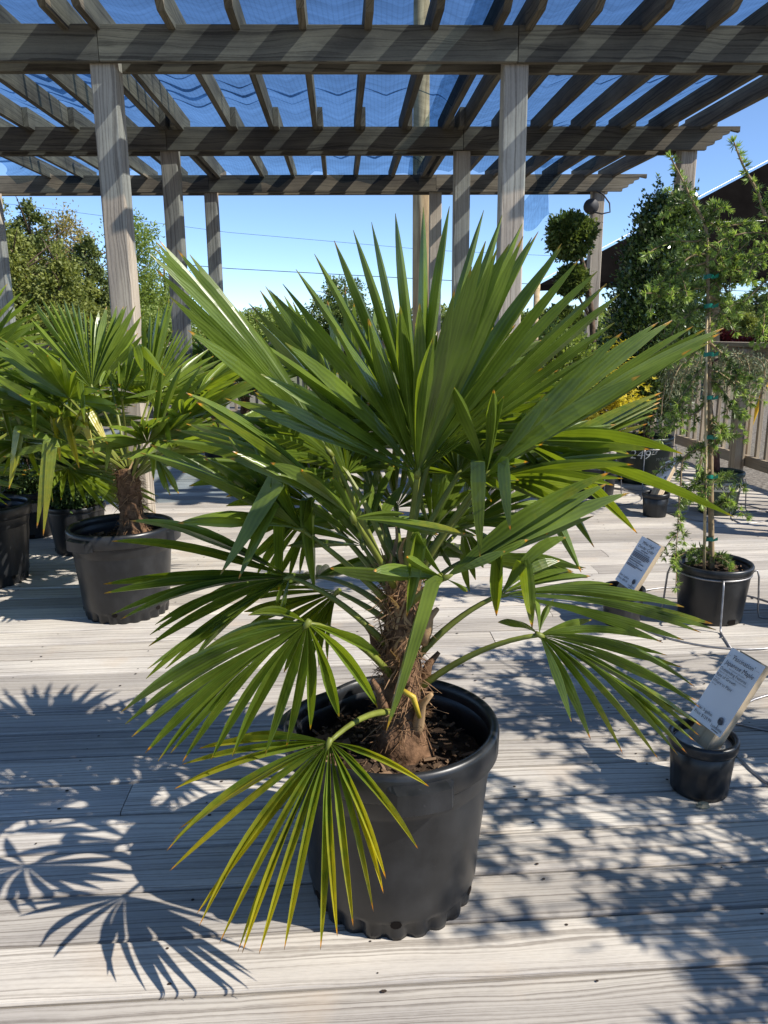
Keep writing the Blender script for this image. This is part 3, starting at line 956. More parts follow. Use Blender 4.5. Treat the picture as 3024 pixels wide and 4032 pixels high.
def round_pot(c, label, rt, rb_, h, mat=None, group=None, lip=0.008, name='nursery_pot', cat='plant pot', soil=True, ribs=0, holes=True, chips=50, soilz=None):
    mat = mat or M_POT
    pot = root(name, c, label, cat, group)
    n = 56
    def wall(a, r, z):
        if ribs and 0.02 * h < z < 0.82 * h and r > rb_ * 0.9:
            r -= 0.0022 * (0.5 + 0.5 * math.cos(a * ribs)) ** 4
        return r
    prof = [(0.002, 0.006), (rb_ - 0.012, 0.006), (rb_ - 0.006, 0.0), (rb_, 0.002), (rb_ + (rt - rb_) * 0.08, h * 0.08), (rb_ + (rt - rb_) * 0.45, h * 0.45), (rb_ + (rt - rb_) * 0.86, h * 0.86),
            (rt - 0.006, h - 0.02), (rt - 0.010, h - 0.02), (rb_ + (rt - rb_) * 0.4 - 0.006, h * 0.4), (rb_ - 0.008, 0.02), (0.002, 0.02)]
    V, Fc = lathevf(c, prof, n, mod=wall)
    obj('pot_wall', V, Fc, mat, pot, smooth=True)
    prof = [(rt - 0.009, h - 0.030), (rt - 0.002 + lip * 0.4, h - 0.031), (rt + lip * 0.6, h - 0.024), (rt + lip * 0.7, h - 0.006), (rt + lip * 0.3, h), (rt - 0.006, h), (rt - 0.011, h - 0.008)]
    V, Fc = lathevf(c, prof, n, closed=True)
    obj('rim', V, Fc, mat, pot, smooth=True)
    if holes:
        for q in range(4):
            a = -1.25 + q * math.pi / 2
            r_ = rb_ + (rt - rb_) * 0.06 + 0.0012
            ce = Vector((c[0] + r_ * math.cos(a), c[1] + r_ * math.sin(a), c[2] + 0.016))
            ta = Vector((-math.sin(a), math.cos(a), 0)); rd = Vector((math.cos(a), math.sin(a), 0))
            s = 0.055 * rb_ / 0.12
            vv = [ce - ta * s * 0.3 - Vector((0, 0, 0.010)), ce + ta * s * 0.3 - Vector((0, 0, 0.010)), ce + ta * s * 0.3 + Vector((0, 0, 0.012)) + rd * 0.0016, ce - ta * s * 0.3 + Vector((0, 0, 0.012)) + rd * 0.0016]
            obj('drain_hole', vv, [(0, 1, 2, 3)], M_HOLE, pot)
    if soil:
        soil_disc(pot, c, rt - 0.012, c[2] + (soilz if soilz is not None else h * 0.86), int(c[0] * 100) % 97, chips=chips)
    return pot

# ---------------------------------------------------------------- the palm in front
PC = Vector((0.012, 1.495, 0.0))
pot1 = big_pot(PC, 'big black plastic tub on the deck holding the large fan palm', rot=0.25, dent=-0.03)
soil_disc(pot1, PC, 0.196, 0.315, 5, chips=420)
# dead stalk lying on the soil
mbs = MB()
mbs.tube([PC + Vector((-0.09, -0.125, 0.343)), PC + Vector((-0.01, -0.15, 0.348)), PC + Vector((0.07, -0.135, 0.342))], [0.012, 0.010, 0.004], 7)
o = mbs.build('fallen_stalk', plain("dead_stalk", (0.20, 0.10, 0.05), 0.8, 0.2, var=0.35, scale=40), None, smooth=True)
setp(o, label='brown dead leaf stalk lying on the soil of the big tub', category='stalk')
TR = Vector((0.035, 1.50, 0))
palm = root('fan_palm', (TR.x, TR.y, 0.32), 'large green fan palm with shaggy brown trunk growing in the big front tub', 'palm tree')
palm_trunk(palm, (TR.x, TR.y), 0.305, 0.735, 0.043, 0.029, (0.0, 0.02), 3, 900, sheaths=110, s0=0.40)
# old leaf bases on the trunk
for i, (a, z, L, lean) in enumerate(((-0.9, 0.40, 0.085, 0.5), (-2.4, 0.42, 0.09, 0.35), (0.4, 0.47, 0.06, 0.6), (2.0, 0.44, 0.07, 0.5), (-1.5, 0.52, 0.06, 0.4), (3.0, 0.55, 0.06, 0.5), (-0.3, 0.60, 0.05, 0.5))):
    rad = Vector((math.cos(a), math.sin(a), 0))
    p = Vector((TR.x, TR.y + 0.01, z)) + rad * 0.052
    m = MB()
    m.tube([p - Vector((0, 0, 0.03)) - rad * 0.008, p, p + Vector((0, 0, L * 0.6)) + rad * L * lean * 0.3, p + Vector((0, 0, L)) + rad * L * lean], [0.012, 0.014, 0.009, 0.0045], 7)
    m.build('leaf_base', M_TRUNK if i % 3 else M_STRAW, palm, smooth=True)
m = MB()
m.tube([atY(1580, 2715, 1.44), atY(1628, 2745, 1.425), atY(1652, 2825, 1.43)], [0.0055, 0.0065, 0.0045], 7)
m.build('cut_stalk', M_PETY, palm, smooth=True, label='yellow cut leaf stalk on the trunk')
def TB(z, ang=None, toward=None):
    r = 0.030
    if toward is not None:
        d = Vector((toward.x - TR.x, toward.y - TR.y, 0))
        d = d.normalized() if d.length > 1e-3 else Vector((0, -1, 0))
    return Vector((TR.x, TR.y + 0.01, z)) + d * r
LEAVES = [
 # hub px, hub depth, trunk height of the stalk, tips, depth offsets, resample, options
 dict(h=(1655, 1790), Y=1.60, z=0.72, t=[(1000, 1330), (980, 1194), (1060, 1140), (1113, 1117), (1165, 1060), (1238, 1000), (1316, 947), (1391, 906), (1463, 874), (1557, 840), (1667, 815), (1770, 812), (1905, 827), (1977, 848), (2057, 880), (2120, 911), (2211, 959)],
      dy=[-0.02, 0.06, 0.10, 0.12, 0.06], w0=0.0130, yel=0.0, bulge=0.01),
 dict(h=(1643, 1868), Y=1.40, z=0.72, t=[(986, 1609), (1010, 1540), (1026, 1473), (1122, 1350), (1324, 1294), (1450, 1255), (1575, 1205), (1652, 1195), (1706, 1330), (1790, 1140), (1858, 1050), (1912, 950), (1958, 977), (2006, 960), (2060, 930), (2095, 935), (2211, 975), (2283, 1020), (2353, 1068), (2389, 1116), (2440, 1158), (2420, 1270), (2343, 1390)],
      dy=[-0.10, -0.16, -0.22, -0.20, -0.05, 0.02, 0.0], w0=0.0150, yel=0.0, bulge=0.02, fold=1.0),
 dict(h=(1300, 1785), Y=1.44, z=0.71, t=[(740, 1300), (640, 1110), (592, 1005), (608, 965), (622, 942), (660, 985), (735, 990), (790, 1070), (905, 1180), (1000, 1290)],
      dy=[-0.14, -0.10, -0.03, 0.06, 0.12], w0=0.0135, yel=0.05, n=14),
 dict(h=(1420, 1760), Y=1.74, z=0.72, t=[(1000, 1250), (1036, 1112), (1060, 1180), (1100, 1160), (1145, 1180), (1210, 1230), (1350, 1145), (1362, 1165), (1420, 1200), (1480, 1180)],
      dy=[0.0, 0.1, 0.16], w0=0.014, yel=0.1, n=14),
 dict(h=(1391, 2043), Y=1.36, z=0.70, t=[(905, 1805), (915, 1778), (733, 1547), (772, 1583), (1065, 1822), (1185, 1850), (1310, 1880), (1318, 1820), (1465, 1935), (1592, 2022), (1725, 2105), (1838, 2103)],
      dy=[-0.05, -0.12, -0.10, -0.02, 0.04, 0.02], w0=0.0150, yel=0.22, bulge=0.05),
 dict(h=(1190, 2085), Y=1.50, z=0.66, t=[(940, 2280, 1085, 2000), (868, 2262, 1090, 1895), (700, 2060), (552, 1783), (592, 1750), (660, 1800), (800, 1800), (900, 1720), (990, 1730), (1100, 2340, 1110, 1990), (1240, 2330, 1215, 1975)],
      dy=[-0.10, -0.10, -0.02, 0.05, 0.0], w0=0.0150, yel=0.10, bulge=0.04),
 dict(h=(1142, 2272), Y=1.49, z=0.56, t=[(650, 2068), (513, 2051), (440, 2131), (407, 2300), (410, 2337), (440, 2420), (475, 2440), (610, 2460), (590, 2500), (585, 2545), (650, 2635), (580, 2635), (575, 2672), (760, 2600), (1085, 2390), (1105, 2415)],
      dy=[0.10, 0.05, -0.02, -0.06, -0.08, -0.02], w0=0.0112, yel=0.05, bulge=0.05),
 dict(h=(1210, 2455), Y=1.30, z=0.50, t=[(977, 2423), (800, 2560), (620, 2690), (476, 2805), (493, 2852), (519, 2902), (572, 2965), (622, 2998), (672, 2965), (718, 3001), (831, 2991), (914, 2978), (1043, 2975), (1126, 2948), (1222, 2872), (1335, 2822), (1487, 2786), (1500, 2585)],
      dy=[0.12, 0.0, -0.06, -0.08, -0.06, 0.0, 0.06], w0=0.0112, yel=0.12, bulge=0.07),
 dict(h=(1297, 2922), Y=1.285, z=0.42, t=[(920, 2905), (781, 2948), (715, 3011), (685, 3107), (705, 3263), (678, 3309), (655, 3352), (668, 3429), (775, 3598), (784, 3647), (864, 3714), (936, 3750), (954, 3752), (1020, 3757), (1119, 3740), (1262, 3740), (1328, 3687), (1391, 3648), (1471, 3591), (1510, 3518), (1520, 3462), (1646, 3343), (1600, 3260), (1690, 3097), (1563, 3024)],
      dy=[0.02, -0.05, -0.12, -0.16, -0.16, -0.13, -0.04], w0=0.0074, yel=0.5, bulge=0.06, pm=1),
 dict(h=(2123, 2500), Y=1.43, z=0.46, t=[(1960, 2450), (2085, 2330), (2180, 2360), (2330, 2440), (2567, 2518), (2627, 2580), (2687, 2628), (2736, 2705), (2742, 2759), (2757, 2786), (2769, 2863), (2757, 2900), (2739, 2922), (2705, 2967), (2669, 2973), (2594, 2991), (2452, 2967), (2326, 2913), (2250, 2843)],
      dy=[0.12, 0.08, 0.03, -0.02, -0.05, -0.07, -0.08], w0=0.0088, yel=0.22, bulge=0.08),
 dict(h=(1970, 2343), Y=1.50, z=0.53, t=[(1955, 2425, 1962, 2200), (2095, 2475, 2060, 2230), (2229, 2116), (2205, 2209), (2247, 2245), (2326, 2269), (2413, 2300), (2621, 2372), (2693, 2390), (2808, 2456), (2820, 2480), (2760, 2490), (2693, 2520), (2610, 2530)],
      dy=[-0.06, 0.06, 0.08, 0.02, -0.03], w0=0.0150, yel=0.20, bulge=0.05),
 dict(h=(1912, 1872), Y=1.42, z=0.71, t=[(1890, 2195, 1880, 1830), (1781, 1517), (1945, 1535), (1985, 1560), (2157, 1568), (2450, 1310), (2591, 1270), (2648, 1261), (2730, 1285), (2781, 1294), (2850, 1291), (2844, 1309), (2796, 1348), (2723, 1375), (2521, 1478), (2010, 2090, 1990, 1820)],
      dy=[-0.06, -0.10, 0.0, 0.08, 0.06, 0.0, -0.08], w0=0.0138, yel=0.12, bulge=0.03),
 dict(h=(1880, 1960), Y=1.76, z=0.68, t=[(2440, 1420), (2603, 1538), (2600, 1577), (2588, 1617), (2540, 1674), (2410, 1683), (2310, 1690)],
      dy=[0.1, 0.16, 0.1], w0=0.0125, yel=0.25, n=12),
 dict(h=(1750, 2277), Y=1.37, z=0.66, t=[(1521, 2877, 1690, 2300), (1300, 2237), (1470, 2248), (1600, 2192), (1600, 2430, 1640, 2120), (2404, 1859), (2390, 1905), (2479, 1940), (2338, 2031), (2247, 2052), (2163, 2100), (2080, 2125), (1990, 2170), (1840, 2330)],
      dy=[-0.05, -0.10, 0.02, 0.08, 0.04, -0.05], w0=0.0150, yel=0.18, bulge=0.02),
 dict(h=(2040, 1740), Y=1.68, z=0.70, t=[(2289, 2254), (2340, 2155), (2509, 2100), (2892, 2037), (2687, 1787), (2560, 1770), (2479, 1790), (2450, 1700), (2300, 1650)],
      dy=[-0.05, -0.12, -0.10, 0.0, 0.08], w0=0.0150, yel=0.15, bulge=0.06),
]
for d in LEAVES:
    H = atY(*d['h'], d['Y'])
    tips = px_tips(d['Y'], d['t'], d['dy'])
    if d.get('n'): tips = densify(tips, d['n'])
    base = TB(d['z'], toward=H)
    add_leaf(palm, base, H, tips, True, M_PALM, None, arch=0.16 if H.z < 0.75 else 0.05,
             w0=d['w0'], yel=d['yel'], bulge=d.get('bulge', 0.03), fold=d.get('fold', 1.1))
INNER = [
 dict(h=(1430, 2150), Y=1.55, z=0.68, t=[(1130, 2150), (1180, 2000), (1180, 1870), (1240, 1850), (1300, 1830), (1360, 1880), (1420, 1900), (1520, 1800), (1600, 1900)], dy=[-0.05, 0.08, 0.15], n=14),
 dict(h=(1560, 2000), Y=1.72, z=0.70, t=[(1420, 2110), (1330, 1950), (1300, 1750), (1400, 1700), (1560, 1690), (1700, 1750), (1800, 1850), (1800, 2000)], dy=[0.0, 0.1, 0.05], n=15),
 dict(h=(1820, 2080), Y=1.72, z=0.68, t=[(1760, 1800), (1950, 1750), (2160, 1760), (2200, 1850), (2180, 1950), (2120, 2050), (1960, 2200), (1900, 2240), (1850, 2330)], dy=[0.05, 0.12, 0.02], n=16),
 dict(h=(1700, 2100), Y=1.62, z=0.69, t=[(1600, 1830), (1740, 1780), (1800, 1760), (1860, 1900), (1900, 2000), (1880, 2100), (1780, 2240)], dy=[0.0, 0.08, 0.0], n=14),
 dict(h=(1250, 2000), Y=1.66, z=0.67, t=[(1000, 1800), (900, 1850), (880, 1950), (930, 2100), (1000, 2250), (1080, 2290), (1180, 2260)], dy=[0.1, 0.05, -0.02], n=14),
 dict(h=(1330, 2330), Y=1.66, z=0.60, t=[(1000, 2330), (960, 2420), (1010, 2560), (1100, 2640), (1200, 2660), (1290, 2600)], dy=[0.08, 0.05, 0.0], n=12),
]
for d in INNER:
    H = atY(*d['h'], d['Y'])
    tips = densify(px_tips(d['Y'], d['t'], d['dy']), d['n'])
    add_leaf(palm, TB(d['z'], toward=H), H, tips, False, M_PALM, None, arch=0.05, w0=0.0125, yel=0.06, bulge=0.04)
# inner and rear leaves, seen between the front ones
rl = random.Random(21)
for az, el, pl, Rr in ((70, 55, 0.36, 0.36), (110, 40, 0.38, 0.38), (40, 38, 0.30, 0.34), (140, 40, 0.30, 0.34), (95, 12, 0.36, 0.36), (60, 5, 0.32, 0.32), (125, 0, 0.32, 0.32), (45, 70, 0.26, 0.30), (160, 62, 0.22, 0.26), (20, 60, 0.22, 0.26)):
    a = R(az); e = R(el)
    d = Vector((math.cos(a) * math.cos(e), math.sin(a) * math.cos(e), math.sin(e)))
    base = Vector((TR.x, TR.y + 0.01, 0.62 + 0.12 * math.sin(e))) + Vector((d.x, d.y, 0)) * 0.03
    H = base + d * pl
    ax = (d + Vector((0, 0, -0.25))).normalized()
    tips = frame_tips(H, ax, Vector((0, 0, 1)) + d * 0.1, Rr, R(100), 26, 0.10)
    add_leaf(palm, base, H, tips, False, M_PALM, None, w0=0.0125, yel=0.08)

# ---------------------------------------------------------------- palms at the left
def px_leaf(tree, top, hub, Y, t, dy, n=None, leaflets=False, mat=None, **kw):
    H = atY(*hub, Y)
    tips = px_tips(Y, t, dy)
    if n: tips = densify(tips, n)
    add_leaf(tree, top, H, tips, leaflets, mat or M_PALM2, None, **kw)
C2 = Vector((-1.146, 3.25, 0))
pot2 = big_pot(C2, 'black plastic tub holding the palm beside the leaning white price card', rot=-0.5)
soil_disc(pot2, C2, 0.20, 0.325, 8, chips=160)
T2 = Vector((C2.x + 0.055, C2.y, 0))
palm2 = root('fan_palm', (T2.x, T2.y, 0.33), 'pale green fan palm with yellow drooping tips in front of the pergola post', 'palm tree')
palm_trunk(palm2, (T2.x, T2.y), 0.31, 0.645, 0.054, 0.042, (-0.015, 0.02), 9, 420)
top2 = Vector((T2.x - 0.005, T2.y + 0.02, 0.62))
px_leaf(palm2, top2, (362, 1530), 3.18, [(90, 1330), (130, 1222), (135, 1185), (175, 1175), (218, 1185), (262, 1180), (303, 1195), (335, 1215), (378, 1228), (425, 1205), (480, 1205), (500, 1205), (550, 1215), (560, 1320)], [0, 0.1, 0.14, 0.1, 0.0], n=20, w0=0.0165, yel=0.0, bulge=0.02)
px_leaf(palm2, top2, (580, 1592), 3.35, [(560, 1230), (600, 1230), (680, 1172), (665, 1290), (705, 1297), (730, 1315), (765, 1335), (740, 1430)], [0.0, 0.1, 0.1], n=17, w0=0.016, yel=0.0)
px_leaf(palm2, top2, (600, 1775), 3.30, [(640, 1440), (790, 1440), (838, 1482), (900, 1500), (930, 1507), (955, 1527), (900, 1600), (830, 1732), (800, 1790), (700, 1950), (650, 1930)], [-0.1, 0.0, 0.08, 0.0, -0.1], n=20, w0=0.016, yel=0.18)
px_leaf(palm2, top2, (268, 1742), 3.00, [(170, 2110, 205, 1750), (145, 2080, 190, 1750), (35, 1925, 72, 1700), (10, 1800), (45, 1625), (105, 1605), (150, 1590), (200, 1600), (237, 1815, 217, 1650), (313, 1845, 268, 1652), (372, 1790, 320, 1630), (425, 1752, 352, 1632)], [-0.08, -0.06, 0.05, 0.0, -0.1], w0=0.017, yel=0.3, yels=[0.35, 0.3, 0.45, 0.3, 0.15, 0.1, 0.1, 0.1, 0.85, 0.8, 0.85, 0.8])
px_leaf(palm2, top2, (249, 1590), 3.15, [(0, 1520), (-10, 1450), (35, 1442), (75, 1427), (112, 1432), (160, 1450), (240, 1440)], [-0.05, 0.05, 0.1], n=15, w0=0.016, yel=0.0)
px_leaf(palm2, top2, (480, 1570), 3.00, [(395, 1520, 425, 1470), (470, 1520, 480, 1440), (560, 1460, 530, 1375), (650, 1480, 555, 1378), (560, 1440), (620, 1540)], [-0.1, -0.1, 0.0], w0=0.017, yel=0.12)
for az, el, pl, Rr in ((80, 50, 0.4, 0.42), (140, 30, 0.4, 0.42), (30, 25, 0.42, 0.42), (100, 5, 0.36, 0.38), (310, 42, 0.26, 0.32), (345, 45, 0.36, 0.4), (215, 50, 0.36, 0.4), (60, 0, 0.36, 0.38), (175, 45, 0.38, 0.36), (20, 50, 0.44, 0.40), (120, 60, 0.45, 0.40), (330, 30, 0.30, 0.34), (230, 58, 0.42, 0.38)):
    a = R(az); e = R(el)
    d = Vector((math.cos(a) * math.cos(e), math.sin(a) * math.cos(e), math.sin(e)))
    base = top2 + Vector((0, 0, -0.02)) + Vector((d.x, d.y, 0)) * 0.03
    H = base + d * pl
    tips = frame_tips(H, (d + Vector((0, 0, -0.2))).normalized(), Vector((0, 0, 1)) + d * 0.1, Rr, R(105), 26, 0.12, 0.06, 0.06)
    add_leaf(palm2, base, H, tips, False, M_PALM2, None, w0=0.0125, yel=0.08)

def free_palm(pos, zsoil, htrunk, spec, label, mat, seed, w0=0.0125, r0=0.055, nseg=24, group=None, yel=0.08, kink=0.05, fib=160):
    random.seed(seed)
    t = root('fan_palm', (pos[0], pos[1], zsoil), label, 'palm tree', group)
    palm_trunk(t, pos, zsoil - 0.02, zsoil + htrunk, r0, r0 * 0.7, (0, 0), seed, fib, 16)
    top = Vector((pos[0], pos[1], zsoil + htrunk - 0.04))
    for az, el, pl, Rr in spec:
        a = R(az); e = R(el)
        d = Vector((math.cos(a) * math.cos(e), math.sin(a) * math.cos(e), math.sin(e)))
        base = top + Vector((d.x, d.y, 0)) * 0.03
        H = base + d * pl
        tips = frame_tips(H, (d + Vector((0, 0, -0.18))).normalized(), Vector((0, 0, 1)) + d * 0.15, Rr, R(100), nseg, 0.12, 0.06, kink)
        add_leaf(t, base, H, tips, False, mat, None, w0=w0, yel=yel)
    return t
def ring_spec(n, seed, pl=0.40, Rr=0.42, lo=-5, hi=70):
    rn = random.Random(seed)
    return [((i * 137.5 + rn.uniform(-15, 15)) % 360, lo + (hi - lo) * (i / (n - 1)) ** 1.2 + rn.uniform(-5, 5), pl * rn.uniform(0.85, 1.1), Rr * rn.uniform(0.9, 1.08)) for i in range(n)]
C3 = Vector((-1.985, 3.70, 0))
pot3 = big_pot(C3, 'black tub with frond shadows on its side beside the small conifer pots', rot=0.1)
soil_disc(pot3, C3, 0.20, 0.30, 9, chips=60)
free_palm((C3.x, C3.y), 0.31, 0.38, ring_spec(21, 4, 0.48, 0.45), 'fan palm in the shadow-marked tub, its crown overlapping the conifers', M_PALM2, 31)

# ================================================================ foliage helpers
def unit(A):
    return A / np.maximum(np.linalg.norm(A, axis=1, keepdims=True), 1e-9)
def leaf_quads(P, A, length, width, rng, curl=0.15):
    """diamond leaves: base P, axis A; each folded a little"""
    n = len(P)
    A = unit(A)
    S = unit(np.cross(A, rng.normal(size=(n, 3))))
    U = np.cross(A, S)
    L = (length * rng.uniform(0.7, 1.25, (n, 1)))
    W = (width * rng.uniform(0.75, 1.2, (n, 1)))
    m = P + A * L * 0.45
    V = np.empty((n, 4, 3))
    V[:, 0] = P
    V[:, 1] = m + S * W / 2 + U * W * curl
    V[:, 2] = P + A * L
    V[:, 3] = m - S * W / 2 + U * W * curl
    return V.reshape(-1, 3), np.arange(4 * n).reshape(n, 4)
def star_leaves(P, A, size, rng, lobes=5, droop=0.4):
    """palmate leaves with pointed lobes (maple)"""
    n = len(P)
    A = unit(A)
    S = unit(np.cross(A, rng.normal(size=(n, 3)) * 0.5 + np.array([0, 0, 1.0])))
    U = np.cross(A, S)
    k = 2 * lobes + 1
    V = np.empty((n, k, 3))
    V[:, 0] = P
    sz = size * rng.uniform(0.7, 1.25, (n, 1))
    for i in range(1, k):
        a = (i - (k) / 2) / (k - 1) * 2 * 2.35
        tip = (i % 2 == 0)
        r = sz * (1.0 - 0.45 * (abs(a) / 2.35) ** 2 if tip else 0.36)
        V[:, i] = P + (A * math.cos(a) + S * math.sin(a)) * r - U * r * droop * (0.35 if tip else 0.1)
    return V.reshape(-1, 3), np.arange(n * k).reshape(n, k)
def in_ellipsoid(n, c, r, rng, shell=0.55):
    d = unit(rng.normal(size=(n, 3)))
    q = rng.uniform(shell ** 3, 1, (n, 1)) ** (1 / 3)
    return np.asarray(c) + d * q * np.asarray(r), d
def clumped(c, r, nclump, nleaf, spread, rng, shell=0.5):
    C, D = in_ellipsoid(nclump, c, r, rng, shell)
    keep = rng.integers(0, nclump, nleaf)
    P = C[keep] + rng.normal(size=(nleaf, 3)) * spread * rng.uniform(0.6, 1.4, nclump)[keep][:, None]
    A = D[keep] * 0.8 + rng.normal(size=(nleaf, 3)) * 0.7
    return P, A
def limb_tree(mb, base, top, r0, forks, rng, spread):
    base, top = Vector(base), Vector(top)
    m = (base + top) / 2 + Vector((rng.uniform(-1, 1), rng.uniform(-1, 1), 0)) * spread * 0.12
    pts = bez(base, m, top, 8)
    mb.tube(pts, [r0 * (1 - 0.8 * i / 8) for i in range(9)], 7)
    for q in range(forks):
        t = rng.uniform(0.3, 0.95)
        p = pts[int(t * 8)]
        a = rng.uniform(0, 6.283)
        L = spread * rng.uniform(0.5, 1.0)
        e = p + Vector((math.cos(a) * L, math.sin(a) * L, L * rng.uniform(0.2, 0.9)))
        mb.tube(bez(p, (p + e) / 2 + Vector((0, 0, L * 0.15)), e, 5), [r0 * 0.22 * (1 - 0.75 * i / 5) for i in range(6)], 5)
def tree(name, label, pos, blobs, nleaf, leaf, mat, trunk_h, r0, seed, group=None, aspect=0.6, clump=0.16, nclump=60, forks=9, bark=None, shell=0.45):
    rng = np.random.default_rng(seed)
    t = root(name, pos, label, 'tree', group)
    mb = MB()
    cx = sum(b[0][0] for b in blobs) / len(blobs)
    top = max(b[0][2] + b[1][2] * 0.6 for b in blobs)
    limb_tree(mb, pos, Vector(pos) + Vector((cx * 0.5, 0, top)), r0, forks, rng, max(b[1][0] for b in blobs) * 0.9)
    mb.build('trunk', bark or M_BARK, t, smooth=True)
    Ps = []; As = []
    tot = sum(b[1][0] * b[1][2] for b in blobs)
    for c, r in blobs:
        k = max(40, int(nleaf * r[0] * r[2] / tot))
        P, A = clumped(np.array(pos) + np.array(c), np.array(r), max(8, int(nclump * r[0] * r[2] / tot * len(blobs) ** 0.5)), k, clump * (r[0] + r[2]) / 2, rng, shell)
        Ps.append(P); As.append(A)
    V, Q = leaf_quads(np.vstack(Ps), np.vstack(As), leaf, leaf * aspect, rng)
    obj('crown', V, Q, mat, t, kind='stuff')
    return t
G_DARK = foliage("leaves_dark_evergreen", (0.06, 0.085, 0.022), (0.15, 0.18, 0.045), 0.6, 0.15)
G_OLIVE = foliage("leaves_olive", (0.11, 0.135, 0.028), (0.25, 0.27, 0.065), 0.6, 0.3)
G_SPRING = foliage("leaves_spring_green", (0.11, 0.16, 0.03), (0.24, 0.30, 0.07), 0.55, 0.35)
G_TAN = foliage("leaves_tan_buds", (0.20, 0.17, 0.06), (0.34, 0.28, 0.10), 0.6, 0.3)
G_HOLLY = foliage("leaves_holly", (0.028, 0.055, 0.017), (0.11, 0.165, 0.042), 0.25, 0.15, 0.7)
G_BOX = foliage("leaves_topiary", (0.05, 0.085, 0.02), (0.16, 0.20, 0.05), 0.4, 0.25)
G_CONIFER = foliage("needles_dwarf_conifer", (0.035, 0.07, 0.02), (0.12, 0.18, 0.045), 0.5, 0.2)
G_CEDAR = foliage("needles_cedar", (0.045, 0.08, 0.022), (0.15, 0.21, 0.055), 0.45, 0.25)
G_CEDAR2 = foliage("needles_cedar_new", (0.20, 0.29, 0.06), (0.34, 0.43, 0.11), 0.45, 0.35)
G_GREYG = foliage("needles_grey_green", (0.10, 0.12, 0.06), (0.20, 0.22, 0.12), 0.6, 0.15)
G_GOLD = foliage("leaves_gold_maple", (0.36, 0.31, 0.02), (0.62, 0.52, 0.06), 0.5, 0.35, 0.3, 1.5)
G_GOLDC = foliage("needles_gold_conifer", (0.16, 0.17, 0.03), (0.34, 0.32, 0.06), 0.5, 0.25)
G_RED = foliage("leaves_red_maple", (0.12, 0.012, 0.015), (0.26, 0.03, 0.03), 0.5, 0.3, 0.3)
G_MAPLE = foliage("leaves_green_maple", (0.05, 0.11, 0.015), (0.13, 0.22, 0.03), 0.45, 0.3)

# ================================================================ lettering
def text_obj(body, size, mat, parent, M, align='CENTER', shear=0.0, bend=None, name='lettering', squash=1.0, bold=0.0):
    cu = bpy.data.curves.new('t', 'FONT')
    cu.body = body
    cu.size = size
    cu.align_x = align
    cu.shear = shear
    cu.resolution_u = 2
    cu.offset = bold
    to = bpy.data.objects.new('t', cu)
    COL.objects.link(to)
    dg = bpy.context.evaluated_depsgraph_get()
    me = bpy.data.meshes.new_from_object(to.evaluated_get(dg))
    bpy.data.objects.remove(to)
    bpy.data.curves.remove(cu)
    n = len(me.vertices)
    co = np.empty(n * 3, dtype=np.float32)
    me.vertices.foreach_get('co', co)
    co = co.reshape(-1, 3)
    fs = [tuple(p.vertices) for p in me.polygons]
    bpy.data.meshes.remove(me)
    if bend is not None:                       # wrap on a pot: (centre, radius, angle0, z, radius slope)
        c, r, a0, z, sl = bend
        V = []
        for x, y, _ in co:
            a = a0 + x / r
            rr = r + sl * y + 0.0016
            V.append((c[0] + rr * math.cos(a), c[1] + rr * math.sin(a), c[2] + z + y))
    else:
        V = [M @ Vector((x * squash, y, 0.0)) for x, y, _ in co]
    return obj(name, V, fs, mat, parent)

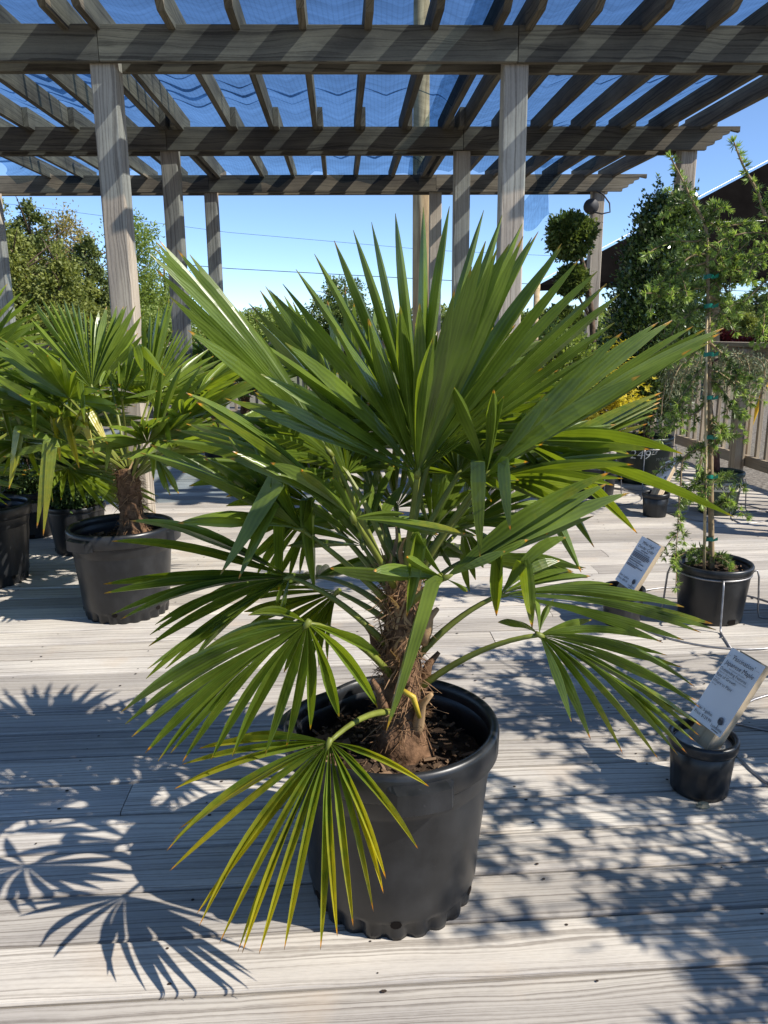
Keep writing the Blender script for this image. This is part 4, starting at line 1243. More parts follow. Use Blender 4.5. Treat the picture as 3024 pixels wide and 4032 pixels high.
def pot_sign(c, label, paper_px, Yp, near, lines, pot_label, stake_len=0.42, pot_r=0.085, pot_h=0.158, group=None, soil_mat=None):
    """small pot of concrete with a leaning 2x4 stake; a price card stapled on its face"""
    TL, TRr, BL = paper_px
    for _ in range(6):                         # slide the card along its ray until the stake meets the pot
        bl = atY(*BL, Yp)
        tl = at_dist(*TL, bl, 0.216, False)
        uu = (tl - bl).normalized()
        foot = bl - uu * ((bl.z - 0.13) / max(0.25, uu.z)) + Vector((0.05, -0.05, 0))
        Yp += (c[1] + 0.015 - foot.y) * 0.7
    c = Vector((c[0] + max(-0.09, min(0.09, foot.x - 0.015 - c[0])), c[1], 0))
    tr = at_dist(*TRr, tl, 0.136, near)
    u_ = (tl - bl).normalized()
    r_ = (tr - tl)
    r_ = (r_ - u_ * r_.dot(u_)).normalized()
    n_ = r_.cross(u_).normalized()
    if n_.dot(Vector((0, 0, CAM_H)) - bl) < 0:
        n_ = -n_
    W, H = 0.136, 0.216
    cen = bl + u_ * H / 2 + r_ * W / 2
    s = root('price_sign', c, label, 'sign', group)
    # board: centre line under the paper, down into the pot
    ax = -u_
    bc = cen - n_ * 0.0205
    top = bc + u_ * (H / 2 + 0.004)
    tlen = (top.z - (c[2] + 0.118)) / max(0.2, u_.z)
    bot = top - u_ * tlen
    M = Matrix((u_, r_, n_)).transposed().to_4x4()
    M.translation = (top + bot) / 2
    o = obj('stake', *boxvf((tlen, 0.089, 0.038), 0.003), M_STAKE, s, world=False)
    o.matrix_local = Matrix.Translation(-Vector(c)) @ M
    # paper with a slight curl
    V = []; Fc = []
    nx, ny = 6, 10
    for j in range(ny + 1):
        for i in range(nx + 1):
            a, b = i / nx - 0.5, j / ny - 0.5
            lift = 0.0015 + 0.007 * max(0, abs(a) * 2 - 0.62) ** 1.5 + (0.004 * max(0, -b * 2 - 0.5))
            V.append(cen + r_ * a * W + u_ * b * H + n_ * lift)
    for j in range(ny):
        for i in range(nx):
            k_ = j * (nx + 1) + i
            Fc.append((k_, k_ + 1, k_ + nx + 2, k_ + nx + 1))
    paper = obj('card', V, Fc, M_PAPER, s, smooth=True)
    P = Matrix((r_, u_, n_)).transposed().to_4x4()
    P.translation = cen + n_ * 0.0058
    for (txt, x, y, size, al, mat, sh) in lines:
        if txt.startswith('#'):                # small print too fine to read: a thin line of ink
            wl = float(txt[1:]) * W
            x0 = x * W - (wl / 2 if al == 'CENTER' else 0)
            obj('small_print', [P @ Vector((x0 + a_ * wl, y * H + b_ * size * 0.55, 0)) for a_, b_ in ((0, 0), (1, 0), (1, 1), (0, 1))], [(0, 1, 2, 3)], mat, s)
            continue
        text_obj(txt, size, mat, s, P @ Matrix.Translation((x * W, y * H, 0)), al, sh, bold=0.0)
    # little tree emblem
    e = MB()
    for (x, y, rx, ry) in ((0.30, -0.335, 0.010, 0.011), (0.27, -0.345, 0.006, 0.007), (0.335, -0.345, 0.006, 0.007)):
        vv = [P @ Vector((x * W + rx * math.cos(q * 0.6283) * (1 + 0.2 * math.sin(q * 5)), y * H + ry * math.sin(q * 0.6283), 0)) for q in range(10)]
        e.add(vv, [tuple(range(10))])
    e.add([P @ Vector((0.30 * W + dx, -0.335 * H + dy, 0.0001)) for dx, dy in ((-0.0012, -0.022), (0.0012, -0.022), (0.0012, 0), (-0.0012, 0))], [(0, 1, 2, 3)])
    e.build('emblem', M_GREYINK, s)
    for sx in (-0.42, 0.42):
        q = P @ Matrix.Translation((sx * W, 0.40 * H, 0))
        stp = MB()
        stp.box((0, 0, 0), (0.009, 0.0009, 0.0009))
        stp.v = [tuple(q @ Vector(v)) for v in stp.v]
        stp.build('staple', M_STEEL, s)
    # the pot
    rp = round_pot(c, pot_label, pot_r, pot_r * 0.86, pot_h, ribs=36, soil=False, holes=False, lip=0.006, name='sign_pot', group=None)
    V, Fc = lathevf(c, [(0.002, pot_h * 0.86), (pot_r * 0.5, pot_h * 0.865), (pot_r - 0.012, pot_h * 0.85)], 30)
    obj('concrete_fill', V, Fc, M_CONC, rp, smooth=True)
    return s
M_CONC = plain("concrete_fill", (0.40, 0.39, 0.36), 0.9, 0.2, var=0.2, scale=40, bump=0.3)
def card(title, sub, latin, feats, grow, where, size, price):
    L = [(title, 0.0, 0.375, 0.0185, 'CENTER', M_INK, 0.12), (sub, 0.0, 0.285, 0.0185, 'CENTER', M_INK, 0.12), (latin, 0.0, 0.245, 0.0058, 'CENTER', M_GREYINK, 0.1)]
    y = 0.195
    for head, body in (('Outstanding Features', feats), ('Rate of Growth', grow), ('Where to Plant', where)):
        L.append((head, -0.46, y, 0.0125, 'LEFT', M_INK, 0.0)); y -= 0.032
        for ln in body:
            L.append((ln, -0.45, y, 0.0062, 'LEFT', M_GREYINK, 0.0)); y -= 0.026
        y -= 0.028
    L += [('Size: ' + size, -0.44, -0.36, 0.0125, 'LEFT', M_INK, 0.0), ('Price: ' + price, -0.44, -0.43, 0.0125, 'LEFT', M_INK, 0.0),
          ('Lichtenfelt', 0.30, -0.452, 0.0105, 'CENTER', M_INK, 0.0), ('#0.2', 0.30, -0.480, 0.0045, 'CENTER', M_GREYINK, 0.0)]
    return L
BARS = [('#%.2f' % (0.45 + 0.4 * ((i * 7) % 5) / 5), -0.42, 0.36 - i * 0.055, 0.011 if i in (0, 1, 4, 7) else 0.006, 'LEFT', M_INK if i in (0, 1, 4, 7) else M_GREYINK, 0.0) for i in range(11)] + [('#0.4', -0.42, -0.36, 0.010, 'LEFT', M_INK, 0.0), ('#0.45', -0.42, -0.43, 0.010, 'LEFT', M_INK, 0.0)]
sgc = atZ(2790, 3100)
pot_sign(Vector((sgc.x, sgc.y, 0)), 'white japanese maple price card on a leaning timber stake', ((2888, 2548), (3022, 2622), (2720, 2815)), 1.79, True,
         card("'Fascination'", "Japanese Maple", "Acer palmatum 'Fascination'", ["Please see tags or pots for more information."], ["See tags"], ["See tags"], '3-gallon', '$129.99'),
         'small ribbed black pot of concrete, a pale pebble under its edge')
sg2 = atZ(2440, 2452)
pot_sign(Vector((sg2.x, sg2.y, 0)), 'white deodar cedar price card on a leaning timber stake', ((2533, 2108), (2617, 2135), (2425, 2283)), 2.98, True,
         card("'Miles High'", "Deodar Cedar", "#0.35", ["#0.8", "#0.86", "#0.84", "#0.7"], ["#0.75"], ["#0.8", "#0.5"], '3-gallon', '$89.99'),
         'small ribbed black sign pot half hidden by palm fronds')
sg3 = atZ(2556, 2030)
pot_sign(Vector((sg3.x, sg3.y, 0)), 'narrow white card on a stake leaning before the big marked green pot', ((2612, 1822), (2650, 1832), (2566, 1912)), sg3.y - 0.03, True,
         BARS,
         'small ribbed black sign pot in front of the big marked green pot')
sg4 = Vector((-1.50, 4.10, 0))
pot_sign(sg4, 'sunlit white price card on a stake leaning towards the dwarf conifer', ((392, 1880), (448, 1872), (470, 2010)), 4.02, True,
         BARS,
         'small black sign pot between the dwarf conifer and the palm tub')
# pebble under the pot edge
def pebble(c, s, label, seed):
    rn = np.random.default_rng(seed)
    V, Fc = lathevf((0, 0, 0), [(0.02, -0.5), (0.75, -0.4), (1.0, -0.1), (0.8, 0.3), (0.4, 0.5), (0.02, 0.55)], 9)
    V = [(c[0] + x * s[0] * (1 + 0.2 * rn.normal()), c[1] + y * s[1] * (1 + 0.15 * rn.normal()), c[2] + (z + 0.5) * s[2]) for x, y, z in V]
    obj('pebble', V, Fc, M_STONE, None, smooth=False, label=label, category='stone')
pg = atZ(2768, 3180)
pebble((pg.x, pg.y, 0.0), (0.018, 0.012, 0.016), 'pale pebble lying against the foot of the maple sign pot', 3)

# ================================================================ wire stands
def wire_stand(c, label, rtop, ztop, rbase, rot, group='wire pot stands', legs=4, r=0.0042):
    t = root('wire_stand', c, label, 'pot stand', group)
    c = Vector(c)
    def ring(nm, rad, z):
        n = 48
        pts = [c + Vector((rad * math.cos(2 * math.pi * i / n), rad * math.sin(2 * math.pi * i / n), z)) for i in range(n + 1)]
        m = MB(); m.tube(pts, r, 6, False); m.build(nm, M_WIRE, t, smooth=True)
    ring('top_ring', rtop, ztop)
    ring('ground_ring', rbase, r)
    for q in range(legs):
        a = rot + q * 2 * math.pi / legs
        d = Vector((math.cos(a), math.sin(a), 0))
        m = MB()
        m.tube([c + d * rtop + Vector((0, 0, ztop)), c + d * (rtop + 0.025) + Vector((0, 0, ztop + 0.008)), c + d * (rtop + 0.034) + Vector((0, 0, ztop - 0.02)), c + d * (rtop + 0.045) + Vector((0, 0, 0.03)), c + d * (rtop + 0.052) + Vector((0, 0, 0.008)), c + d * (rtop + 0.07) + Vector((0, 0, r)), c + d * rbase + Vector((0, 0, r))], r, 6)
        m.build('stand_leg', M_WIRE, t, smooth=True)
    return t

# ================================================================ small conifers at the left
def blob_shrub(name, label, base, c, r, n, leaf, mat, seed, stem_r=0.012, group=None, cat='shrub', aspect=0.5, clump=0.13, nclump=70, shell=0.55):
    rng = np.random.default_rng(seed)
    t = root(name, base, label, cat, group)
    m = MB()
    limb_tree(m, base, Vector(c) + Vector((0, 0, r[2] * 0.5)), stem_r, 8, rng, r[0] * 0.9)
    m.build('stem', M_BARK, t, smooth=True)
    P, A = clumped(np.array(c), np.array(r), nclump, n, clump * (r[0] + r[2]) / 2, rng, shell)
    V, Q = leaf_quads(P, A, leaf, leaf * aspect, rng)
    obj('foliage', V, Q, mat, t, kind='stuff')
    return t
CA = Vector((-1.745, 4.25, 0))
round_pot(CA, 'black pot of the bright green dwarf conifer beside the leaning price card', 0.158, 0.125, 0.275, soilz=0.245)
blob_shrub('dwarf_conifer', 'bright green dwarf conifer in the black pot beside the price card', CA + Vector((0, 0, 0.24)), CA + Vector((0, 0, 0.48)), (0.15, 0.15, 0.25), 9000, 0.030, G_CONIFER, 3, clump=0.14)
CB = Vector((-2.17, 4.62, 0))
round_pot(CB, 'black pot standing half behind the frond-shadowed tub', 0.155, 0.125, 0.285, soilz=0.25)
blob_shrub('dwarf_conifer', 'dwarf conifer in the pot half behind the frond-shadowed tub', CB + Vector((0, 0, 0.24)), CB + Vector((0, 0, 0.47)), (0.17, 0.17, 0.24), 8000, 0.030, G_CONIFER, 4)
CC = Vector((-2.62, 4.9, 0))
round_pot(CC, 'black pot beneath the golden columnar conifer', 0.17, 0.14, 0.3, chips=0)
blob_shrub('golden_conifer', 'tall golden conifer behind the palms on the deck', CC + Vector((0, 0, 0.25)), CC + Vector((-0.05, 0, 0.82)), (0.24, 0.24, 0.62), 11000, 0.04, G_GOLDC, 5)

# ================================================================ palms in the shade at the back
for i, (px, Y, lab) in enumerate(((846, 7.45, 'dark fan palm under the pergola beside the second post'), (965, 7.75, 'shaded fan palm before the far picket fence'), (1215, 7.0, 'shaded fan palm in the pot bearing a white card'), (640, 7.9, 'dark fan palm at the rear, mostly hidden by the second post'))):
    X = (px - CX) / F * Y * 0.985
    c = Vector((X, Y, 0))
    round_pot(c, ('black pot under the shaded palm beside the second post', 'black pot before the far picket fence', 'black pot bearing a white card at the back of the deck', 'black pot at the rear behind the second post')[i], 0.15, 0.125, 0.30, chips=0)
    free_palm((c.x, c.y), 0.26, 0.42, ring_spec(11 if i != 2 else 8, 40 + i, 0.34 if i != 2 else 0.26, 0.38 if i != 2 else 0.30, 0, 72), lab, M_PALM, 50 + i, nseg=16, w0=0.015, fib=30)
cd = atY(1240, 1735, 6.82)
obj('price_card', *boxvf((0.09, 0.004, 0.15)), M_PAPER, None, label='white card fixed to the pot at the back of the deck', category='sign').location = (cd.x, cd.y, cd.z)

# ================================================================ cedars
def cedar(pos, z0, leader, branches, label, seed, stake=None, needles=17, tuft_gap=0.012):
    """leader: list of points; branches: list of point lists (base to tip)"""
    rn = random.Random(seed)
    rng = np.random.default_rng(seed)
    t = root('weeping_cedar', (pos[0], pos[1], z0), label, 'tree')
    def smooth(pts, n=7):
        out = []
        for i in range(len(pts) - 1):
            p0, p1, p2, p3 = pts[max(i - 1, 0)], pts[i], pts[i + 1], pts[min(i + 2, len(pts) - 1)]
            for q in range(n):
                f = q / n
                out.append(0.5 * ((2 * p1) + (p2 - p0) * f + (2 * p0 - 5 * p1 + 4 * p2 - p3) * f * f + (3 * p1 - p0 - 3 * p2 + p3) * f ** 3))
        out.append(pts[-1])
        return out
    lead = smooth(leader)
    m = MB()
    n = len(lead)
    m.tube(lead, [0.013 * (1 - 0.8 * i / n) for i in range(n)], 7)
    m.build('trunk', M_TWIG, t, smooth=True)
    def needles_on(pts, start, frac_new):
        P = []; A = []; new = []
        # walk along
        acc = 0
        for i in range(len(pts) - 1):
            a, b = pts[i], pts[i + 1]
            seg = (b - a).length
            d = (b - a).normalized()
            k_ = max(1, int(seg / tuft_gap))
            for q in range(k_):
                s = (i + q / k_) / (len(pts) - 1)
                if s < start: continue
                p = a + (b - a) * (q / k_)
                side = Vector((rn.gauss(0, 1), rn.gauss(0, 1), rn.gauss(0.35, 1)))
                side = (side - d * side.dot(d)).normalized()
                axis = (side + d * 0.45).normalized()
                P.append(p + side * 0.003); A.append(axis); new.append(rn.random() < frac_new * (0.4 + 0.9 * s))
        d = (pts[-1] - pts[-2]).normalized()
        P += [pts[-1]] * 2; A += [d, d]; new += [True, True]
        return P, A, new
    allP = []; allA = []; allN = []
    tw = []
    for pts in branches:
        sp = smooth([Vector(p) for p in pts])
        nb = len(sp)
        mm = MB(); mm.tube(sp, [0.0055 * (1 - 0.75 * i / nb) for i in range(nb)], 5)
        mm.build('branch', M_TWIG, t, smooth=True)
        P, A, N = needles_on(sp, 0.06, 0.45)
        allP += P; allA += A; allN += N
        # side twigs
        for q in range(max(1, int(len(sp) / 5))):
            i = rn.randrange(2, len(sp) - 1)
            d = (sp[i] - sp[i - 1]).normalized()
            sd_ = Vector((rn.gauss(0, 1), rn.gauss(0, 1), rn.gauss(-0.2, 0.6)))
            sd_ = (sd_ - d * sd_.dot(d)).normalized()
            L = rn.uniform(0.04, 0.11)
            e = sp[i] + (d * 0.7 + sd_ * 0.7).normalized() * L + Vector((0, 0, -0.3 * L))
            tp = bez(sp[i], (sp[i] + e) / 2 + Vector((0, 0, 0.01)), e, 4)
            tw.append(tp)
            P, A, N = needles_on(tp, 0.1, 0.5)
            allP += P; allA += A; allN += N
    P, A, N = needles_on(lead, 0.42, 0.4)
    allP += P; allA += A; allN += N
    mm = MB()
    for tp in tw: mm.tube(tp, 0.0018, 4)
    if mm.v: mm.build('twigs', M_TWIG, t, kind='stuff')
    P = np.array([tuple(p) for p in allP]); A = np.array([tuple(a) for a in allA]); N = np.array(allN)
    for sel, mat, nm, L in ((~N, G_CEDAR, 'needles', 0.030), (N, G_CEDAR2, 'new_needles', 0.026)):
        if not sel.any(): continue
        p = np.repeat(P[sel], needles, axis=0)
        a = np.repeat(A[sel], needles, axis=0) + rng.normal(size=(sel.sum() * needles, 3)) * (0.42 if nm == 'new_needles' else 0.62)
        V, Q = leaf_quads(p, a, L, 0.0044, rng, 0.0)
        obj(nm, V, Q, mat, t, kind='stuff')
    return t
DC = atZ(2792, 2425); DC.z = 0
YD = DC.y
def D(px, py, dy=0.0):
    return atY(px, py, YD + dy)
round_pot(DC, 'black pot of the staked weeping cedar held in a wire stand', 0.152, 0.128, 0.245, soilz=0.205, chips=90)
wire_stand(DC, 'wire stand round the black pot of the staked cedar', 0.150, 0.205, 0.37, -1.75)
lead = [D(2800, 2268), D(2800, 2050), D(2798, 1800, 0.01), D(2792, 1500, 0.01), D(2790, 1250), D(2786, 1000), D(2775, 880), D(2730, 800), D(2690, 715), D(2640, 620)]
lead[0].z = 0.205
br = []
for pts in (
    [(2786, 930), (2740, 950), (2650, 950), (2585, 975)], [(2788, 1030), (2700, 1060), (2620, 1100), (2575, 1140)], [(2786, 880), (2860, 890), (2930, 880), (2965, 890)],
    [(2790, 1020), (2860, 1030), (2950, 1010), (3050, 985)], [(2786, 960), (2850, 990), (2900, 1040), (2890, 1070)], [(2790, 1090), (2840, 1120), (2870, 1160), (2885, 1200)],
    [(2786, 1130), (2700, 1140), (2620, 1160), (2560, 1180)], [(2790, 1200), (2720, 1230), (2660, 1290), (2630, 1340)], [(2775, 880), (2800, 845), (2825, 810)], [(2690, 800), (2670, 790), (2662, 775)],
    [(2790, 1430), (2730, 1490), (2690, 1590), (2640, 1680)], [(2792, 1455), (2850, 1480), (2920, 1540), (2960, 1590)], [(2790, 1480), (2840, 1530), (2880, 1600), (2910, 1640)], [(2790, 1560), (2750, 1620), (2680, 1650), (2625, 1700)],
    [(2795, 1745), (2740, 1770), (2690, 1810), (2680, 1900), (2672, 2010), (2665, 2130), (2655, 2230)], [(2795, 1850), (2740, 1900), (2700, 1940), (2690, 1990)], [(2800, 1780), (2830, 1740), (2845, 1720)],
    [(2800, 1900), (2840, 1880), (2868, 1870)], [(2800, 2000), (2840, 1985), (2860, 1975)], [(2798, 1650), (2830, 1680), (2850, 1690)], [(2798, 2180), (2740, 2160), (2690, 2180), (2660, 2200)], [(2800, 2200), (2840, 2190), (2870, 2215)],
    [(2795, 1350), (2850, 1400), (2900, 1460), (2935, 1480)], [(2795, 1300), (2740, 1380), (2700, 1430)], [(2792, 1160), (2830, 1200), (2850, 1260)],
    [(2800, 2210), (2760, 2190), (2720, 2215)], [(2786, 1000), (2720, 1010), (2680, 1050), (2650, 1120)], [(2788, 1060), (2830, 1070), (2880, 1050), (2940, 1060)]):
    k_ = random.Random(len(br))
    s = k_.choice((-1, 1)) * k_.uniform(0.02, 0.10)
    br.append([D(x, y, s * i / len(pts)) for i, (x, y) in enumerate(pts)])
cedar((DC.x, DC.y), 0.205, lead, br, 'slender weeping cedar tied to a bamboo stake with green tape', 5)
m = MB()
sb = D(2772, 2290, -0.01); sb.z = 0.15
m.tube([sb, D(2778, 1900, -0.012), D(2780, 1500, -0.012), D(2783, 1245, -0.005)], [0.0065, 0.0065, 0.006, 0.0055], 8)
m.build('bamboo_stake', M_BAMBOO, None, smooth=True, label='pale bamboo stake standing beside the cedar trunk', category='stake')
tie_y = (1090, 1205, 1395, 1565, 1720, 1875, 2120)
for q, py in enumerate(tie_y):
    c = D(2788, py, 0.0)
    n = 14
    V = []; Fc = []
    for z_ in (-0.008, 0.008):
        for i in range(n):
            a = 2 * math.pi * i / n
            V.append((c.x + 0.019 * math.cos(a), c.y + 0.0175 * math.sin(a) - 0.004, c.z + z_ + 0.002 * math.sin(a * 3)))
    for i in range(n): Fc.append((i, (i + 1) % n, (i + 1) % n + n, i + n))
    b = len(V)
    V += [(c.x + 0.012, c.y - 0.020, c.z), (c.x + 0.030, c.y - 0.025, c.z + 0.012), (c.x + 0.033, c.y - 0.02, c.z - 0.004), (c.x + 0.014, c.y - 0.02, c.z - 0.008)]
    Fc.append((b, b + 1, b + 2, b + 3))
    obj('tie_tape', V, Fc, M_TIE, None, smooth=True, label=('topmost green tie tape on the cedar stake', 'green tie tape second below the stake top', 'green tie tape third below the stake top', 'green tie tape in the middle of the cedar stake', 'green tie tape third above the cedar pot', 'green tie tape second above the cedar pot', 'lowest green tie tape just above the cedar pot')[q], category='tie', group='green ties up the cedar stake')
# a second cedar beyond the right edge, its branches reach into view
D2 = Vector((1.86, 3.05, 0))
round_pot(D2, 'black pot of the second cedar, its upper branches reaching past the canopy', 0.152, 0.128, 0.245, chips=0)
def E(px, py, dy=0.0): return atY(px, py, 3.0 + dy)
lead2 = [Vector((1.86, 3.05, 0.2)), Vector((1.85, 3.05, 0.7)), Vector((1.83, 3.03, 1.2)), E(3190, 1100), E(3110, 960), E(3020, 860), E(2985, 760), E(2930, 660), E(2890, 560)]
br2 = [[E(*p) for p in pts] for pts in (
    [(3120, 960), (3060, 930), (2980, 915), (2900, 925), (2860, 945)], [(3170, 1050), (3080, 1060), (3000, 1120), (2950, 1170), (2920, 1195)], [(3180, 1150), (3080, 1160), (3010, 1230), (2990, 1300)],
    [(3150, 1000), (3080, 990), (3000, 1000), (2930, 1030)], [(3000, 830), (3030, 790), (3050, 750)], [(3190, 1200), (3120, 1260), (3050, 1290), (3000, 1300)])]
cedar((1.86, 3.05), 0.2, lead2, br2, 'cedar with bright new tufts leaning across the dark canopy', 8)

# ================================================================ pots and plants at the back right
# big dark green pot with white marker price, columnar holly
HC = atZ(2543, 1905); HC = Vector((HC.x, HC.y + 0.12, 0))
hp = round_pot(HC, 'big dark green pot with 249.99 written on it in white marker', 0.222, 0.185, 0.375, M_POTD, lip=0.016, soilz=0.33, chips=60)
a0 = math.atan2(0 - HC.y, 0 - HC.x)
sl = (0.222 - 0.185) / 0.375
text_obj('249', 0.105, M_CHALK, hp, None, 'CENTER', 0.15, (HC, 0.213, a0 - 0.10, 0.215, sl), 'chalk_price', bold=-0.001)
text_obj('99', 0.052, M_CHALK, hp, None, 'CENTER', 0.15, (HC, 0.2165, a0 + 0.40, 0.262, sl), 'chalk_price', bold=-0.0008)
text_obj('MONROVIA', 0.034, plain("pot_print", (0.22, 0.24, 0.2), 0.6), hp, None, 'CENTER', 0.0, (HC, 0.2065, a0 + 0.95, 0.20, sl), 'lettering')
m = MB()
ang = [a0 + 0.30 + 0.2 * i / 6 for i in range(7)]
m.tube([(HC.x + 0.2165 * math.cos(a), HC.y + 0.2165 * math.sin(a), 0.252 + 0.001 * i) for i, a in enumerate(ang)], 0.0014, 4)
m.build('chalk_line', M_CHALK, hp)
wire_stand(HC, 'wire stand round the big dark green pot with the written price', 0.222, 0.29, 0.42, a0 + 0.05)
rng = np.random.default_rng(77)
hol = root('columnar_holly', (HC.x, HC.y, 0.33), 'tall dense columnar holly in the big dark green pot', 'shrub')
m = MB()
for q in range(6):
    a = q * 1.05
    m.tube(bez((HC.x + 0.02 * math.cos(a), HC.y + 0.02 * math.sin(a), 0.33), (HC.x + 0.1 * math.cos(a), HC.y + 0.1 * math.sin(a), 0.9), (HC.x + 0.07 * math.cos(a) + 0.05, HC.y + 0.05 * math.sin(a), 1.9), 8), [0.012 * (1 - 0.09 * i) for i in range(9)], 6)
m.build('stem', M_BARK, hol, smooth=True)
Ps = []; As = []
htop = 2.12
for q in range(760):
    t = rng.random() ** 0.8
    z = 0.50 + (htop - 0.50) * t
    R_ = 0.335 * min(1.0, 0.45 + 1.8 * t) * (1 - t) ** 0.42 + 0.07
    a = rng.random() * 6.283
    rr = R_ * math.sqrt(rng.uniform(0.2, 1.05))
    c = np.array([HC.x + 0.06 * t + rr * math.cos(a), HC.y + rr * math.sin(a), z])
    k_ = 42
    Ps.append(c + rng.normal(size=(k_, 3)) * np.array([0.045, 0.045, 0.06]))
    As.append(np.tile([math.cos(a) * 0.7, math.sin(a) * 0.7, 0.8], (k_, 1)) + rng.normal(size=(k_, 3)) * 0.6)
for (dx, zt) in ((-0.10, 2.32), (0.02, 2.36), (-0.18, 2.12), (0.09, 2.2)):
    for q in range(26):
        z = 1.85 + (zt - 1.85) * q / 25
        Ps.append(np.array([[HC.x + dx + 0.06 + rng.normal() * 0.008, HC.y - 0.05 + rng.normal() * 0.01, z]]).repeat(4, 0))
        As.append(rng.normal(size=(4, 3)) * 0.7 + np.array([0, 0, 0.6]))
V, Q = leaf_quads(np.vstack(Ps), np.vstack(As), 0.036, 0.021, rng)
obj('foliage', V, Q, G_HOLLY, hol, kind='stuff')

# gold-leaved maple in a black pot on a stand
YM = atZ(2360, 1965); YM = Vector((YM.x, YM.y + 0.1, 0))
round_pot(YM, 'black pot in a wire stand under the golden maple', 0.145, 0.122, 0.27, chips=30)
wire_stand(YM, 'wire stand round the black pot under the golden maple', 0.145, 0.225, 0.33, 4.75)
def maple(pos, zs, height, spread, n, size, mat, label, seed, lo=0.45, bark=None, group=None, off=(0, 0), name='japanese_maple', nbr=22):
    rng = np.random.default_rng(seed)
    rn = random.Random(seed)
    t = root(name, (pos[0], pos[1], zs), label, 'tree', group)
    m = MB()
    base = Vector((pos[0], pos[1], zs - 0.01))
    ends = []
    topm = base + Vector((off[0] * 0.5, off[1] * 0.5, height * 0.55))
    m.tube(bez(base, base + Vector((0.02, 0.01, height * 0.3)), topm, 7), [0.014 * (1 - 0.08 * i) for i in range(8)], 7)
    for q in range(nbr):
        a = q * 2.4
        st = base + (topm - base) * rn.uniform(0.35, 1.0)
        L = spread * rn.uniform(0.45, 1.0)
        e = Vector((pos[0] + off[0] + L * math.cos(a), pos[1] + off[1] + L * math.sin(a), zs + height * rn.uniform(lo, 1.0) - 0.25 * height * (L / spread) ** 2))
        pts = bez(st, (st + e) / 2 + Vector((0, 0, 0.1 * height)), e, 6)
        m.tube(pts, [0.0055 * (1 - 0.12 * i) for i in range(7)], 5)
        ends.append(pts)
    m.build('trunk', bark or M_BARK, t, smooth=True)
    P = []; A = []
    for i in range(n):
        pts = ends[rn.randrange(len(ends))]
        s = rn.uniform(0.35, 1.0)
        p = pts[min(6, int(s * 6.99))]
        P.append((p.x + rn.gauss(0, 0.05), p.y + rn.gauss(0, 0.05), p.z + rn.gauss(0, 0.035)))
        d = (pts[-1] - pts[0]).normalized()
        A.append((d.x + rn.gauss(0, 0.6), d.y + rn.gauss(0, 0.6), rn.gauss(-0.25, 0.3)))
    V, Q = star_leaves(np.array(P), np.array(A), size, rng)
    obj('foliage', V, Q, mat, t, kind='stuff')
    return t
maple((YM.x, YM.y), 0.235, 1.08, 0.32, 1000, 0.042, G_GOLD, 'golden yellow japanese maple in front of the columnar holly', 12, 0.3)
# green pot with a cream printed band, weeping grey-green juniper
GC = atZ(2847, 2030); GC = Vector((GC.x, GC.y + 0.1, 0))
gp = round_pot(GC, 'olive green pot with a cream printed band in a wire stand', 0.148, 0.118, 0.285, M_POTG, lip=0.010, soilz=0.25, chips=20)
prf = []
for z_ in (0.165, 0.225):
    prf.append((0.118 + (0.148 - 0.118) * z_ / 0.285 + 0.0012, z_))
V, Fc = lathevf(GC, prf, 56)
obj('printed_band', V, Fc, M_CREAM, gp, smooth=True)
ag = math.atan2(-GC.y, -GC.x)
text_obj('MONROVIA', 0.045, M_INK, gp, None, 'CENTER', 0.0, (GC, 0.1395, ag + 0.10, 0.178, 0.105), 'lettering')
wire_stand(GC, 'wire stand round the olive green pot with the cream band', 0.150, 0.215, 0.34, ag + 0.45)
wj = root('weeping_juniper', (GC.x, GC.y, 0.25), 'grey green weeping conifer with bare reddish trunk in the olive pot', 'tree')
m = MB()
def G(px, py, dy=0.0): return atY(px, py, GC.y + dy)
m.tube([Vector((GC.x - 0.02, GC.y, 0.24)), G(2822, 1800), G(2806, 1700), G(2792, 1560), G(2800, 1430), G(2850, 1400)], [0.024, 0.020, 0.018, 0.016, 0.013, 0.008], 8)
m.build('trunk', M_REDBARK, wj, smooth=True)
rn = random.Random(66); rng = np.random.default_rng(66)
Ps = []; As = []
mw = MB()
for q in range(46):
    px = rn.uniform(2600, 3060)
    st = G(2800 + (px - 2800) * 0.35, rn.uniform(1385, 1450), rn.uniform(-0.15, 0.15))
    dy = rn.uniform(-0.35, 0.35)
    kn = G(px, rn.uniform(1380, 1470) + abs(px - 2830) * 0.06, dy)
    en = kn + Vector((rn.uniform(-0.04, 0.04), rn.uniform(-0.04, 0.04), -rn.uniform(0.05, 0.34 if px < 2740 else 0.16)))
    pts = bez(st, kn + Vector((0, 0, 0.06)), en, 9)
    mw.tube(pts, 0.003, 4)
    for p in pts[3:]:
        k_ = 16
        Ps.append(np.array(p)[None].repeat(k_, 0) + rng.normal(size=(k_, 3)) * 0.022)
        As.append(rng.normal(size=(k_, 3)) * 0.6 + np.array([0, 0, -0.7]))
mw.build('branches', M_TWIG, wj, kind='stuff')
V, Q = leaf_quads(np.vstack(Ps), np.vstack(As), 0.028, 0.007, rng)
obj('foliage', V, Q, G_GREYG, wj, kind='stuff')
